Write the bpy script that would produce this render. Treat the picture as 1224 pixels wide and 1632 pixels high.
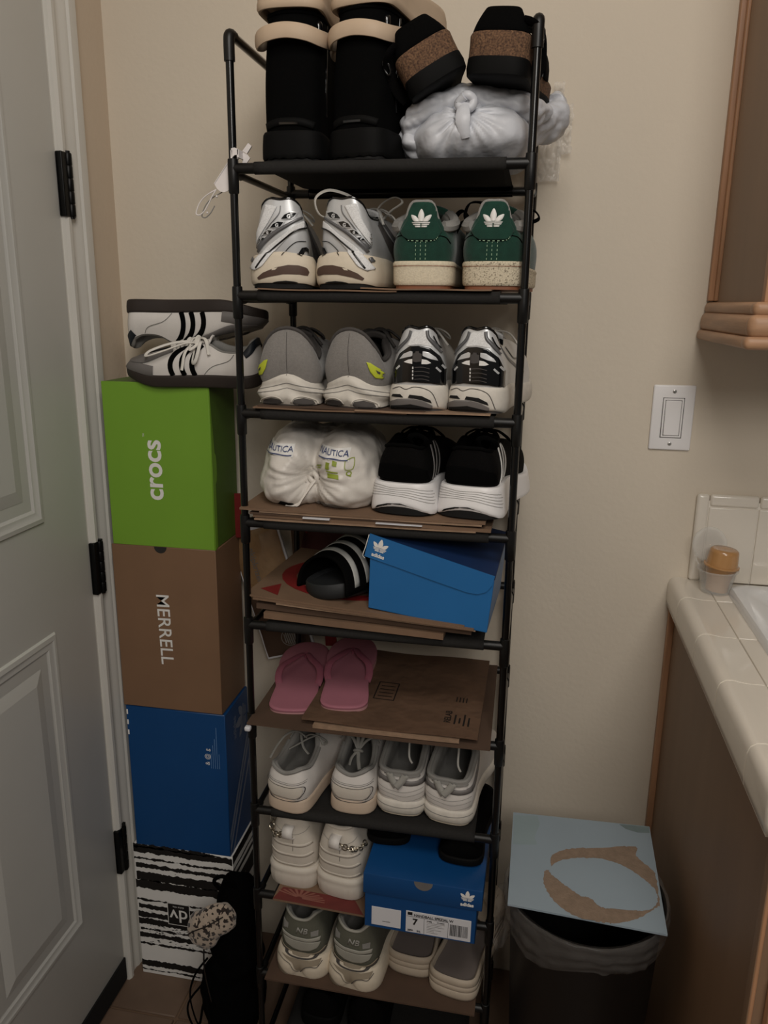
import bpy, math, random
import numpy as np
from math import pi, sin, cos, radians as rad
from mathutils import Vector, Matrix
from mathutils.bvhtree import BVHTree
random.seed(7)
SC = bpy.context.scene
for o in list(bpy.data.objects): bpy.data.objects.remove(o)
COL = SC.collection

# ---------------- camera ----------------
cam = bpy.data.cameras.new('camera'); camo = bpy.data.objects.new('camera', cam); COL.objects.link(camo)
cam.sensor_fit = 'VERTICAL'; cam.sensor_height = 36; cam.lens = 36*1271.74/1632
cam.clip_start = .05; cam.clip_end = 30
yw, pt, ro = -.1825, -.2569, .0121
Fv = Vector((sin(yw)*cos(pt), cos(yw)*cos(pt), sin(pt))); R0 = Vector((cos(yw), -sin(yw), 0)); U0 = R0.cross(Fv)
Rv = R0*cos(ro)+U0*sin(ro); Uv = -R0*sin(ro)+U0*cos(ro)
camo.matrix_world = Matrix(((Rv.x, Uv.x, -Fv.x, .4622), (Rv.y, Uv.y, -Fv.y, -1.2242), (Rv.z, Uv.z, -Fv.z, 1.5259), (0, 0, 0, 1)))
SC.camera = camo

# ---------------- light ----------------
w = bpy.data.worlds.new('room_ambient'); SC.world = w; w.use_nodes = True
w.node_tree.nodes['Background'].inputs[0].default_value = (1, .95, .9, 1)
w.node_tree.nodes['Background'].inputs[1].default_value = .085
def area(name, loc, target, size, power, col):
    l = bpy.data.lights.new(name, 'AREA'); l.shape = 'DISK'; l.size = size; l.energy = power; l.color = col
    o = bpy.data.objects.new(name, l); COL.objects.link(o); o.location = loc
    o.rotation_euler = (Vector(target)-Vector(loc)).to_track_quat('-Z', 'Y').to_euler()
    return o
area('ceiling_lamp_light', (.58, -1.15, 2.62), (.5, -.2, 1.0), .7, 10.5, (1, .95, .885))
area('kitchen_lamp_light', (1.0, -2.5, 2.45), (.5, 0, 1.2), .8, 19.6, (1, .95, .885))
SC.view_settings.view_transform = 'Standard'; SC.view_settings.look = 'None'
SC.view_settings.gamma = 1; SC.view_settings.use_curve_mapping = False
SC.view_settings.exposure = 0.0

# ---------------- materials ----------------
def lin(c): return tuple(((x/255)/12.92 if x/255 <= .04045 else (((x/255)+.055)/1.055)**2.4) for x in c)
MATS = {}
def mat(name, c, rough=.6, metal=0, var=.08, vs=30, bump=0, bs=200, c2=None, coat=0, alpha=1, trans=0, sheen=0, ior=1.45, kind='noise', det=4, lo=.45, hi=.6, stretch=(1, 1, 1), sss=0, spec=.5):
    if name in MATS: return MATS[name]
    m = bpy.data.materials.new(name); m.use_nodes = True; nt = m.node_tree; N = nt.nodes; Lk = nt.links
    b = N['Principled BSDF']; c = lin(c)
    b.inputs['Roughness'].default_value = rough; b.inputs['Metallic'].default_value = metal
    b.inputs['Coat Weight'].default_value = coat; b.inputs['Alpha'].default_value = alpha
    b.inputs['Transmission Weight'].default_value = trans; b.inputs['IOR'].default_value = ior
    b.inputs['Sheen Weight'].default_value = sheen; b.inputs['Specular IOR Level'].default_value = spec
    tc = N.new('ShaderNodeTexCoord'); mp = N.new('ShaderNodeMapping'); mp.inputs['Scale'].default_value = stretch
    Lk.new(tc.outputs['Object'], mp.inputs['Vector'])
    n = N.new('ShaderNodeTexNoise'); n.inputs['Scale'].default_value = vs; n.inputs['Detail'].default_value = det
    Lk.new(mp.outputs[0], n.inputs['Vector'])
    r = N.new('ShaderNodeValToRGB'); Lk.new(n.outputs['Fac'], r.inputs['Fac'])
    if c2 is None:
        r.color_ramp.elements[0].position = .3; r.color_ramp.elements[1].position = .7
        r.color_ramp.elements[0].color = tuple(x*(1-var) for x in c)+(1,)
        r.color_ramp.elements[1].color = tuple(min(1, x*(1+var)) for x in c)+(1,)
    else:
        r.color_ramp.elements[0].position = lo; r.color_ramp.elements[1].position = hi
        r.color_ramp.elements[0].color = c+(1,); r.color_ramp.elements[1].color = lin(c2)+(1,)
    Lk.new(r.outputs[0], b.inputs['Base Color'])
    if bump:
        n2 = N.new('ShaderNodeTexVoronoi' if kind == 'cell' else 'ShaderNodeTexNoise'); n2.inputs['Scale'].default_value = bs
        Lk.new(mp.outputs[0], n2.inputs['Vector'])
        bp = N.new('ShaderNodeBump'); bp.inputs['Strength'].default_value = min(1, bump); bp.inputs['Distance'].default_value = .002*max(1, bump)
        Lk.new(n2.outputs[0], bp.inputs['Height']); Lk.new(bp.outputs[0], b.inputs['Normal'])
    MATS[name] = m; return m

M = dict(
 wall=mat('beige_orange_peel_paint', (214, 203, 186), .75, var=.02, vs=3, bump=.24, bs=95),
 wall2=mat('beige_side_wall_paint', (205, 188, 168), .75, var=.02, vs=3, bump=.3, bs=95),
 ceil=mat('ceiling_paint', (220, 215, 205), .9, var=.02),
 trim=mat('white_trim_paint', (214, 211, 204), .35, var=.03, vs=8),
 door=mat('white_door_paint', (200, 199, 194), .38, var=.03, vs=4),
 hinge=mat('black_hinge_metal', (20, 20, 20), .4, metal=.6),
 rubber=mat('black_rubber', (9, 8, 8), .8),
 tile=mat('brown_floor_tile', (108, 88, 73), .55, var=.15, vs=9, bump=.2, bs=60),
 grout=mat('floor_grout', (110, 88, 70), .9),
 oak=mat('oak_wood', (172, 130, 98), .45, var=.16, vs=14, stretch=(6, 6, .5), bump=.1, bs=60),
 oakh=mat('oak_moulding_wood', (172, 134, 104), .45, var=.16, vs=14, stretch=(.6, .6, 8), bump=.1, bs=60),
 panel=mat('brown_cabinet_side', (134, 108, 86), .5, var=.08, vs=6, stretch=(2, 2, .5)),
 ctile=mat('cream_glazed_tile', (226, 219, 207), .22, var=.03, vs=6, coat=.4),
 cgrout=mat('tile_grout', (232, 226, 216), .8),
 sink=mat('white_enamel', (232, 234, 236), .15, coat=.5, var=.01),
 plate=mat('white_plastic', (238, 236, 236), .35, var=.01),
 gap=mat('dark_gap', (40, 38, 36), .8),
 screw=mat('screw_metal', (190, 188, 184), .3, metal=.8),
 pole=mat('black_gloss_tube', (9, 9, 9), .28, metal=.3, coat=.3),
 conn=mat('black_plastic_connector', (9, 9, 9), .42),
 fabric=mat('dark_grey_shelf_fabric', (42, 41, 40), .9, spec=.15, var=.1, vs=300, bump=.2, bs=900),
 card=mat('brown_cardboard', (120, 95, 75), .8, var=.1, vs=20, bump=.1, bs=300),  # this and the browns below lowered: shelf shade put into their tone
 card2=mat('pale_cardboard_edge', (148, 122, 100), .8, var=.14, vs=90),
 card3=mat('dark_cardboard', (82, 63, 50), .85, var=.12, vs=14),
 kraft=mat('kraft_paper', (98, 74, 57), .75, var=.16, vs=11, bump=4, bs=22),
 red=mat('red_print', (122, 28, 28), .6),
 redp=mat('dull_red_print', (104, 44, 40), .6, var=.15),
 redl=mat('pale_red_ray_print', (138, 88, 76), .6),
 ink=mat('black_ink', (22, 18, 16), .7),
 blue=mat('blue_box_card', (36, 104, 164), .42, var=.03, vs=12),
 blued=mat('deep_blue_box_card', (14, 68, 122), .42, var=.03, vs=12),  # deep blue lowered further, standing in for shade on these boxes
 blue_shade=mat('blue_box_shaded_lid', (14, 42, 84), .6),  # darker blue for the lid, painting in the shade under the shelf above
 green=mat('green_box_card', (118, 162, 50), .45, var=.02, vs=12),
 green_shade=mat('green_box_shaded_body', (76, 106, 36), .5),  # darker copy of the box green: shade on its side put into the colour
 mbrown=mat('brown_box_card', (128, 98, 74), .5, var=.04, vs=12),
 white=mat('white_print', (232, 230, 226), .5, var=.01),
 lightp=mat('pale_blue_print', (130, 165, 205), .5),
 greyp=mat('dim_grey_print', (120, 130, 150), .5),
 label=mat('white_label_paper', (214, 214, 218), .5, var=.01),
 black=mat('black_suede', (7, 7, 7), .9, spec=.06, var=.1, bump=.2, bs=500),
 blackg=mat('black_gloss', (10, 11, 13), .15, coat=.6),
 blackk=mat('black_knit', (11, 10, 10), .85, spec=.1, bump=.4, bs=600),
 blackr=mat('black_sole_rubber', (10, 10, 10), .7, spec=.15),
 tan=mat('tan_foam', (192, 170, 146), .6, var=.04),
 cork=mat('cork', (66, 46, 34), .9, c2=(128, 96, 70), vs=380, lo=.35, hi=.75, bump=.4, bs=500),
 bag=mat('thin_white_plastic', (206, 208, 214), .42, var=.02, alpha=.93, bump=.9, bs=55),
 bag2=mat('warm_white_thin_plastic', (222, 216, 208), .4, var=.03, alpha=.96, bump=.7, bs=55),
 silver=mat('silver_leather', (214, 215, 216), .36, metal=.4, var=.05),
 silverd=mat('dark_silver', (112, 112, 114), .36, metal=.4),
 mesh=mat('white_mesh', (226, 226, 226), .7, bump=.12, bs=700, kind='cell', var=.14, vs=600),
 cream=mat('cream_midsole', (218, 206, 186), .6, var=.05, vs=60),
 soleb=mat('brown_sole_insert', (84, 64, 54), .6),
 greens=mat('green_suede', (16, 56, 44), .95, var=.22, vs=70, bump=.3, bs=700, sheen=.2),
 lace=mat('white_lace', (230, 226, 218), .8, bump=.5, bs=900),
 laceg=mat('grey_lace', (160, 158, 152), .85, bump=.5, bs=900),
 stitch=mat('pale_green_stitch', (150, 180, 150), .8),
 crack=mat('speckled_offwhite_sole', (206, 194, 170), .75, c2=(120, 110, 92), vs=420, lo=.52, hi=.66, bump=.5, bs=420),
 crack2=mat('offwhite_sole', (212, 200, 176), .75, var=.1, vs=300, bump=.4, bs=420),
 gum=mat('gum_rubber', (134, 84, 58), .6),
 greyw=mat('grey_wool', (132, 128, 124), .9, var=.07, vs=240, bump=.4, bs=700, sheen=.2),
 greyd=mat('dark_grey_lining', (74, 70, 68), .9),
 greym=mat('mid_grey_lining', (140, 138, 134), .9, bump=.3, bs=700),
 greyb=mat('grey_band', (112, 108, 106), .5),
 wsole=mat('dirty_white_sole', (212, 206, 196), .6, var=.08, vs=60),
 whitel=mat('white_leather', (222, 217, 212), .5, var=.03, vs=40, bump=.1, bs=120),
 whitek=mat('offwhite_chunky_leather', (214, 206, 194), .55, var=.03, vs=30, bump=.1, bs=90),
 peach=mat('aged_peach_sole', (206, 186, 166), .6, var=.05),
 lime=mat('lime_tag', (196, 206, 60), .5),
 nbg=mat('grey_green_suede', (96, 96, 84), .9, var=.1, bump=.3, bs=700),
 nbl=mat('pale_grey_leather', (164, 162, 152), .6, var=.06),
 nbt=mat('taupe_rubber', (146, 134, 116), .6),
 croc=mat('stone_foam', (186, 172, 154), .6, var=.05),
 crocin=mat('grey_footbed', (116, 107, 103), .75, var=.07, vs=18),
 pink=mat('pink_rubber', (166, 106, 120), .6, var=.05, vs=18),
 pinks=mat('pale_pink_sole', (176, 130, 132), .6),
 clear=mat('clear_film', (225, 220, 212), .14, alpha=.42, bump=1, bs=90),
 cup=mat('clear_cup_plastic', (225, 225, 222), .12, alpha=.24, var=.01),
 amber=mat('amber_jelly', (178, 134, 86), .25, coat=.5, var=.08),
 chain=mat('aged_brass_chain', (176, 168, 152), .3, metal=1),
 navy=mat('navy_ink', (70, 80, 118), .6),
 dblue=mat('board_blue_grey_paper', (150, 165, 176), .6, var=.05, vs=5),
 torn=mat('torn_board', (140, 121, 104), .95, var=.12, vs=90, bump=.5, bs=300),
 smudge=mat('grey_smudge', (120, 136, 138), .7, var=.1, vs=30),
 bin=mat('black_bin_plastic', (20, 18, 17), .45),
 liner=mat('translucent_bin_liner', (150, 146, 142), .13, alpha=.2, bump=1.6, bs=40),
 leop=mat('leopard_plush', (176, 160, 144), .95, c2=(44, 34, 30), vs=115, lo=.54, hi=.57, det=1, bump=.6, bs=500, sheen=.3),
 ceram=mat('white_tag_plastic', (228, 222, 220), .3),
 pkt=mat('tan_packet', (148, 118, 84), .25, coat=.5, bump=1, bs=50, var=.12),
)

# ---------------- mesh helpers ----------------
def link(name, me, m, parent=None, smooth=True):
    me.materials.append(m)
    if smooth:
        me.polygons.foreach_set('use_smooth', [True]*len(me.polygons))
    o = bpy.data.objects.new(name, me); COL.objects.link(o)
    if parent: o.parent = parent
    return o
def mk(name, V, F, m, parent=None, smooth=True, sharp=None):
    me = bpy.data.meshes.new(name); me.from_pydata([tuple(map(float, v)) for v in V], [], F); me.validate(); me.update()
    o = link(name, me, m, parent, smooth)
    if sharp and smooth: me.set_sharp_from_angle(angle=rad(sharp))
    return o
def empty(name, loc=(0, 0, 0), rot=(0, 0, 0)):
    o = bpy.data.objects.new(name, None); COL.objects.link(o); o.location = loc; o.rotation_euler = rot; o.empty_display_size = .02
    return o
def tag(o, label, cat, group=None):
    o['label'] = label; o['category'] = cat
    if group: o['group'] = group
    return o
def struct(o): o['kind'] = 'structure'; return o
class MB:
    def __init__(s): s.V = []; s.F = []
    def add(s, V, F):
        n = len(s.V); s.V += [tuple(map(float, v)) for v in V]; s.F += [tuple(i+n for i in f) for f in F]; return s
    def box(s, a, b, bv=0):
        x0, y0, z0 = a; x1, y1, z1 = b
        if bv <= 0:
            return s.add([(x0, y0, z0), (x1, y0, z0), (x1, y1, z0), (x0, y1, z0), (x0, y0, z1), (x1, y0, z1), (x1, y1, z1), (x0, y1, z1)],
                  [(0, 3, 2, 1), (4, 5, 6, 7), (0, 1, 5, 4), (1, 2, 6, 5), (2, 3, 7, 6), (3, 0, 4, 7)])
        return s.rbox(a, b, bv)
    def rbox(s, a, b, r, n=3):
        c = [(a[i]+b[i])/2 for i in range(3)]; h = [max(1e-5, abs(b[i]-a[i])/2-r) for i in range(3)]
        V = []; F = []; K = 2*n+2
        def g(i): return -1 if i <= n else 1
        ang = [(-pi/2+pi/2*(i/n)) if i <= n else (pi/2*((i-n-1)/n)) for i in range(K)]
        # cube-sphere style via lat/long superbox
        lat = ang; lon = []
        for q in range(4):
            for i in range(n+1): lon.append((q, q*pi/2+pi/2*i/n))
        sg = [(1, 1), (-1, 1), (-1, -1), (1, -1)]
        for i, la in enumerate(lat):
            for q, lo in lon:
                V.append((c[0]+sg[q][0]*h[0]+r*cos(la)*cos(lo), c[1]+sg[q][1]*h[1]+r*cos(la)*sin(lo), c[2]+g(i)*h[2]+r*sin(la)))
        Nn = len(lon)
        for i in range(K-1):
            for j in range(Nn):
                F.append((i*Nn+j, i*Nn+(j+1) % Nn, (i+1)*Nn+(j+1) % Nn, (i+1)*Nn+j))
        F.append(tuple(range(Nn-1, -1, -1))); F.append(tuple((K-1)*Nn+j for j in range(Nn)))
        return s.add(V, F)
    def tube(s, P, r, n=8, closed=False, flat=1, up=(0, 0, 1)):
        P = [Vector(p) for p in P]; m = len(P); V = []; F = []; prev = None
        for i, p in enumerate(P):
            t = (P[(i+1) % m]-P[i-1]) if closed else (P[min(i+1, m-1)]-P[max(i-1, 0)])
            if t.length < 1e-9: t = Vector((0, 0, 1))
            t.normalize()
            if prev is None:
                u = Vector(up); u = u-t*u.dot(t)
                if u.length < 1e-3: u = Vector((1, 0, 0)); u = u-t*u.dot(t)
            else: u = prev-t*prev.dot(t)
            if u.length < 1e-6: u = t.orthogonal()
            u.normalize(); prev = u; v = t.cross(u)
            rr = r[i] if hasattr(r, '__len__') else r
            for j in range(n):
                a = 2*pi*j/n; V.append(p+u*cos(a)*rr*flat+v*sin(a)*rr)
        for i in range(m if closed else m-1):
            for j in range(n):
                F.append((i*n+j, i*n+(j+1) % n, ((i+1) % m)*n+(j+1) % n, ((i+1) % m)*n+j))
        if not closed: F.append(tuple(range(n-1, -1, -1))); F.append(tuple((m-1)*n+j for j in range(n)))
        return s.add(V, F)
    def lathe(s, prof, c=(0, 0, 0), n=32, sx=1, sy=1, caps=True):
        V = []; F = []; m = len(prof)
        for r, z in prof:
            for j in range(n):
                a = 2*pi*j/n; V.append((c[0]+r*sx*cos(a), c[1]+r*sy*sin(a), c[2]+z))
        for i in range(m-1):
            for j in range(n): F.append((i*n+j, i*n+(j+1) % n, (i+1)*n+(j+1) % n, (i+1)*n+j))
        if caps: F.append(tuple(range(n-1, -1, -1))); F.append(tuple((m-1)*n+j for j in range(n)))
        return s.add(V, F)
    def prism(s, poly, z0, z1, f=None):
        n = len(poly); f = f or (lambda x, y, z: (x, y, z))
        V = [f(x, y, z0) for x, y in poly]+[f(x, y, z1) for x, y in poly]
        F = [tuple(range(n-1, -1, -1)), tuple(range(n, 2*n))]+[(i, (i+1) % n, n+(i+1) % n, n+i) for i in range(n)]
        return s.add(V, F)
    def build(s, name, m, parent=None, smooth=False, sharp=40):
        return mk(name, s.V, s.F, m, parent, smooth, sharp)
def box(name, a, b, m, parent=None, bv=0): return MB().box(a, b, bv).build(name, m, parent, smooth=bv > 0, sharp=50)
def cr(pts, n=6, closed=False):
    P = [Vector(p) for p in pts]; out = []; m = len(P)
    for i in range(m if closed else m-1):
        a, b, c, d = (P[(i-1) % m], P[i], P[(i+1) % m], P[(i+2) % m]) if closed else (P[max(i-1, 0)], P[i], P[i+1], P[min(i+2, m-1)])
        for k in range(n):
            t = k/n; out.append(.5*((2*b)+(c-a)*t+(2*a-5*b+4*c-d)*t*t+(3*b-a-3*c+d)*t*t*t))
    if not closed: out.append(P[-1])
    return out
def wire(name, pts, r, m, parent=None, n=6, closed=False, flat=1, seg=8, up=(0, 0, 1)):
    return MB().tube(cr(pts, n, closed), r, seg, closed, flat, up).build(name, m, parent, smooth=True, sharp=60)
def grid(name, f, nu, nv, m, parent=None, thick=0, smooth=True):
    V = [f(i/nu, j/nv) for j in range(nv+1) for i in range(nu+1)]
    F = [(j*(nu+1)+i, j*(nu+1)+i+1, (j+1)*(nu+1)+i+1, (j+1)*(nu+1)+i) for j in range(nv) for i in range(nu)]
    o = mk(name, V, F, m, parent, smooth)
    if thick:
        md = o.modifiers.new('s', 'SOLIDIFY'); md.thickness = thick; md.offset = 0
    return o
def text2d(s, size=1, off=0, shear=0, sx=1):
    c = bpy.data.curves.new('t', 'FONT'); c.body = s; c.size = size; c.offset = off; c.shear = shear; c.align_x = 'CENTER'; c.align_y = 'CENTER'; c.resolution_u = 4
    o = bpy.data.objects.new('t', c); COL.objects.link(o)
    me = o.to_mesh(); V = [(v.co.x*sx, v.co.y) for v in me.vertices]; F = [tuple(p.vertices) for p in me.polygons]
    o.to_mesh_clear(); bpy.data.objects.remove(o); bpy.data.curves.remove(c)
    return V, F
def place2d(name, VF, O, A, B, m, parent=None, lift=.0004):
    """flat 2D mesh laid on a plane with origin O, axes A, B (unit), raised a little along A x B"""
    O, A, B = Vector(O), Vector(A).normalized(), Vector(B).normalized(); Nn = A.cross(B)
    return mk(name, [O+A*x+B*y+Nn*lift for x, y in VF[0]], VF[1], m, parent, False)
def poly_rows(poly, rows=12, col=.0022, flip=True):
    rows = int(rows*1.7)
    xs = [p[0] for p in poly]; ys = [p[1] for p in poly]; y0, y1 = min(ys), max(ys); V = []; F = []; n = len(poly)
    def spans(y):
        c = []
        for i in range(n):
            a, b = poly[i], poly[(i+1) % n]
            if (a[1] <= y < b[1]) or (b[1] <= y < a[1]): c.append(a[0]+(y-a[1])/(b[1]-a[1])*(b[0]-a[0]))
        return sorted(c)
    e = (y1-y0)*1e-3
    L = [y0+e+(y1-y0-2*e)*k/rows for k in range(rows+1)]; S = [spans(y) for y in L]
    if all(len(q) == 2 for q in S):      # one span per row: a single connected grid
        nc = max(2, int(max(q[1]-q[0] for q in S)/col))
        for y, q in zip(L, S): V += [(q[0]+(q[1]-q[0])*i/nc, y) for i in range(nc+1)]
        for k in range(rows): F += [(k*(nc+1)+i, k*(nc+1)+i+1, (k+1)*(nc+1)+i+1, (k+1)*(nc+1)+i) for i in range(nc)]
        return V, F
    if flip is None: return None
    if flip:
        T = poly_rows([(y, x) for x, y in poly], max(int(rows*.6)+1, int((max(xs)-min(xs))/col/1.7)), col, None)
        if T is not None: return [(y, x) for x, y in T[0]], [f[::-1] for f in T[1]]
    for k in range(rows):
        ya = y0+(y1-y0)*k/rows; yb = y0+(y1-y0)*(k+1)/rows
        A, B = spans(ya+e), spans(yb-e)
        if len(A) != len(B):
            Cc = spans((ya+yb)/2)
            if len(A) != len(Cc): A = Cc
            if len(B) != len(Cc): B = Cc
        for q in range(0, len(A)-1, 2):
            nc = max(1, int((A[q+1]-A[q])/col)); o = len(V)
            for i in range(nc+1): V.append((A[q]+(A[q+1]-A[q])*i/nc, ya))
            for i in range(nc+1): V.append((B[q]+(B[q+1]-B[q])*i/nc, yb))
            for i in range(nc): F.append((o+i, o+i+1, o+nc+1+i+1, o+nc+1+i))
    return V, F
def merge2d(*L):
    V = []; F = []
    for v, f in L:
        n = len(V); V += list(v); F += [tuple(i+n for i in q) for q in f]
    return V, F
def xf2d(VF, s=1, dx=0, dy=0, a=0, sx=1):
    return [(s*sx*(x*cos(a)-y*sin(a))+dx, s*(x*sin(a)+y*cos(a))+dy) for x, y in VF[0]], VF[1]
def trefoil(s=1):
    """three-leaf emblem cut by horizontal bars"""
    def leaf(cx, cy, w_, h_, a):
        P = []
        for k in range(24):
            t = 2*pi*k/24; y = -cos(t); x = sin(t)*(.55 if y > 0 else .5)*(1-.42*max(0, y)**1.2)*1.35
            X, Y = x*w_, y*h_; P.append((cx+X*cos(a)-Y*sin(a), cy+X*sin(a)+Y*cos(a)))
        return P
    L = []
    for pl in (leaf(0, .22, .27, .42, 0), leaf(-.36, .08, .21, .33, rad(48)), leaf(.36, .08, .21, .33, -rad(48))):
        V, F = poly_rows(pl, 26, 1); L.append((V, F))
    R = []
    for V, F in L:
        G = [f for f in F if (V[f[0]][1]+V[f[-1]][1])/2 > -.075]; R.append((V, G))
    for k, (y0, y1, hw_) in enumerate(((-.17, -.105, .56), (-.275, -.205, .5), (-.4, -.31, .38))):
        R.append(([(-hw_, y1), (-hw_*.9, y0), (-.03, y0), (-.03, y1), (.03, y1), (.03, y0), (hw_*.9, y0), (hw_, y1)], [(0, 1, 2, 3), (4, 5, 6, 7)]) if k else ([(-hw_, y1), (-hw_*.93, y0), (hw_*.93, y0), (hw_, y1)], [(0, 1, 2, 3)]))
    return xf2d(merge2d(*R), s)
def bvh_of(*objs):
    V = []; F = []
    for o in objs:
        n = len(V); V += [v.co.copy() for v in o.data.vertices]; F += [tuple(i+n for i in p.vertices) for p in o.data.polygons]
    return BVHTree.FromPolygons(V, F)
def project(name, VF, bvh, O, A, B, D, m, parent, off=.0006, thick=0, far=9):
    """drape a 2D mesh on a real surface along direction D"""
    O, A, B, D = Vector(O), Vector(A), Vector(B), Vector(D).normalized(); V = []; ok = []
    last = None
    for x, y in VF[0]:
        h = bvh.ray_cast(O+A*x+B*y, D, far)
        V.append(None if h[0] is None else h[0]); ok.append(None if h[0] is None else (h[1] if h[1].dot(D) < 0 else -h[1]))
    nb = [set() for _ in V]
    for f in VF[1]:
        for i in f: nb[i].update(f)
    for _ in range(3):      # smooth the offset direction so facets do not show
        ok = [None if n_ is None else sum((ok[j] for j in nb[i] if ok[j] is not None), n_.copy()).normalized() for i, n_ in enumerate(ok)]
    V = [None if v is None else v+n_*off for v, n_ in zip(V, ok)]
    F = [f for f in VF[1] if all(V[i] is not None for i in f)]
    use = sorted({i for f in F for i in f}); mp = {i: k for k, i in enumerate(use)}
    if not F: return None
    F = [tuple(mp[i] for i in f) for f in F]; V = [V[i] for i in use]
    a = Vector(V[F[0][0]]); nn = (Vector(V[F[0][1]])-a).cross(Vector(V[F[0][2]])-a)
    if nn.dot(D) > 0: F = [f[::-1] for f in F]
    o = mk(name, V, F, m, parent, True)
    if thick:
        md = o.modifiers.new('s', 'SOLIDIFY'); md.thickness = thick; md.offset = 1
    return o
def strip2d(pts, w_, n=8, dash=None):
    P = cr([(x, y, 0) for x, y in pts], n); V = []; F = []
    for i, p in enumerate(P):
        t = P[min(i+1, len(P)-1)]-P[max(i-1, 0)]; t.normalize(); q = Vector((-t.y, t.x, 0)); ww = w_[0]+(w_[1]-w_[0])*i/(len(P)-1) if hasattr(w_, '__len__') else w_
        V += [(p.x+q.x*ww/2, p.y+q.y*ww/2), (p.x, p.y), (p.x-q.x*ww/2, p.y-q.y*ww/2)]
    for i in range(len(P)-1):
        if dash and i % (2*dash) >= dash: continue
        a = 3*i; F += [(a, a+1, a+4, a+3), (a+1, a+2, a+5, a+4)]
    return V, F
# ---------------- footwear builder ----------------
BASE = np.array([(0, 0), (.62, .012), (.95, .06), (1.0, .15), (.92, .33), (.95, .5), (1.13, .68), (1.1, .82), (.78, .95), (.1, 1.0),
                 (-.5, .975), (-.98, .87), (-1.16, .7), (-1.05, .5), (-.96, .33), (-1.0, .15), (-.95, .06), (-.62, .012)])
RIM = np.array([(0, .02, 1.0), (.36, .024, .98), (.62, .06, .84), (.66, .14, .72), (.62, .27, .74), (.46, .37, .84), (.36, .46, .85), (.28, .55, .76), (.18, .62, .66), (0, .64, .64)])
def ctab(C, u):
    u = np.asarray(u, float) % len(C); i = np.floor(u).astype(int); t = (u-i)[..., None]; n = len(C)
    a, b, c, d = C[(i-1) % n], C[i % n], C[(i+1) % n], C[(i+2) % n]
    return .5*((2*b)+(c-a)*t+(2*a-5*b+4*c-d)*t*t+(3*b-a-3*c+d)*t**3)
def sm(t, a, b): t = np.clip((np.asarray(t, float)-a)/(b-a), 0, 1); return t*t*(3-2*t)
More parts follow.
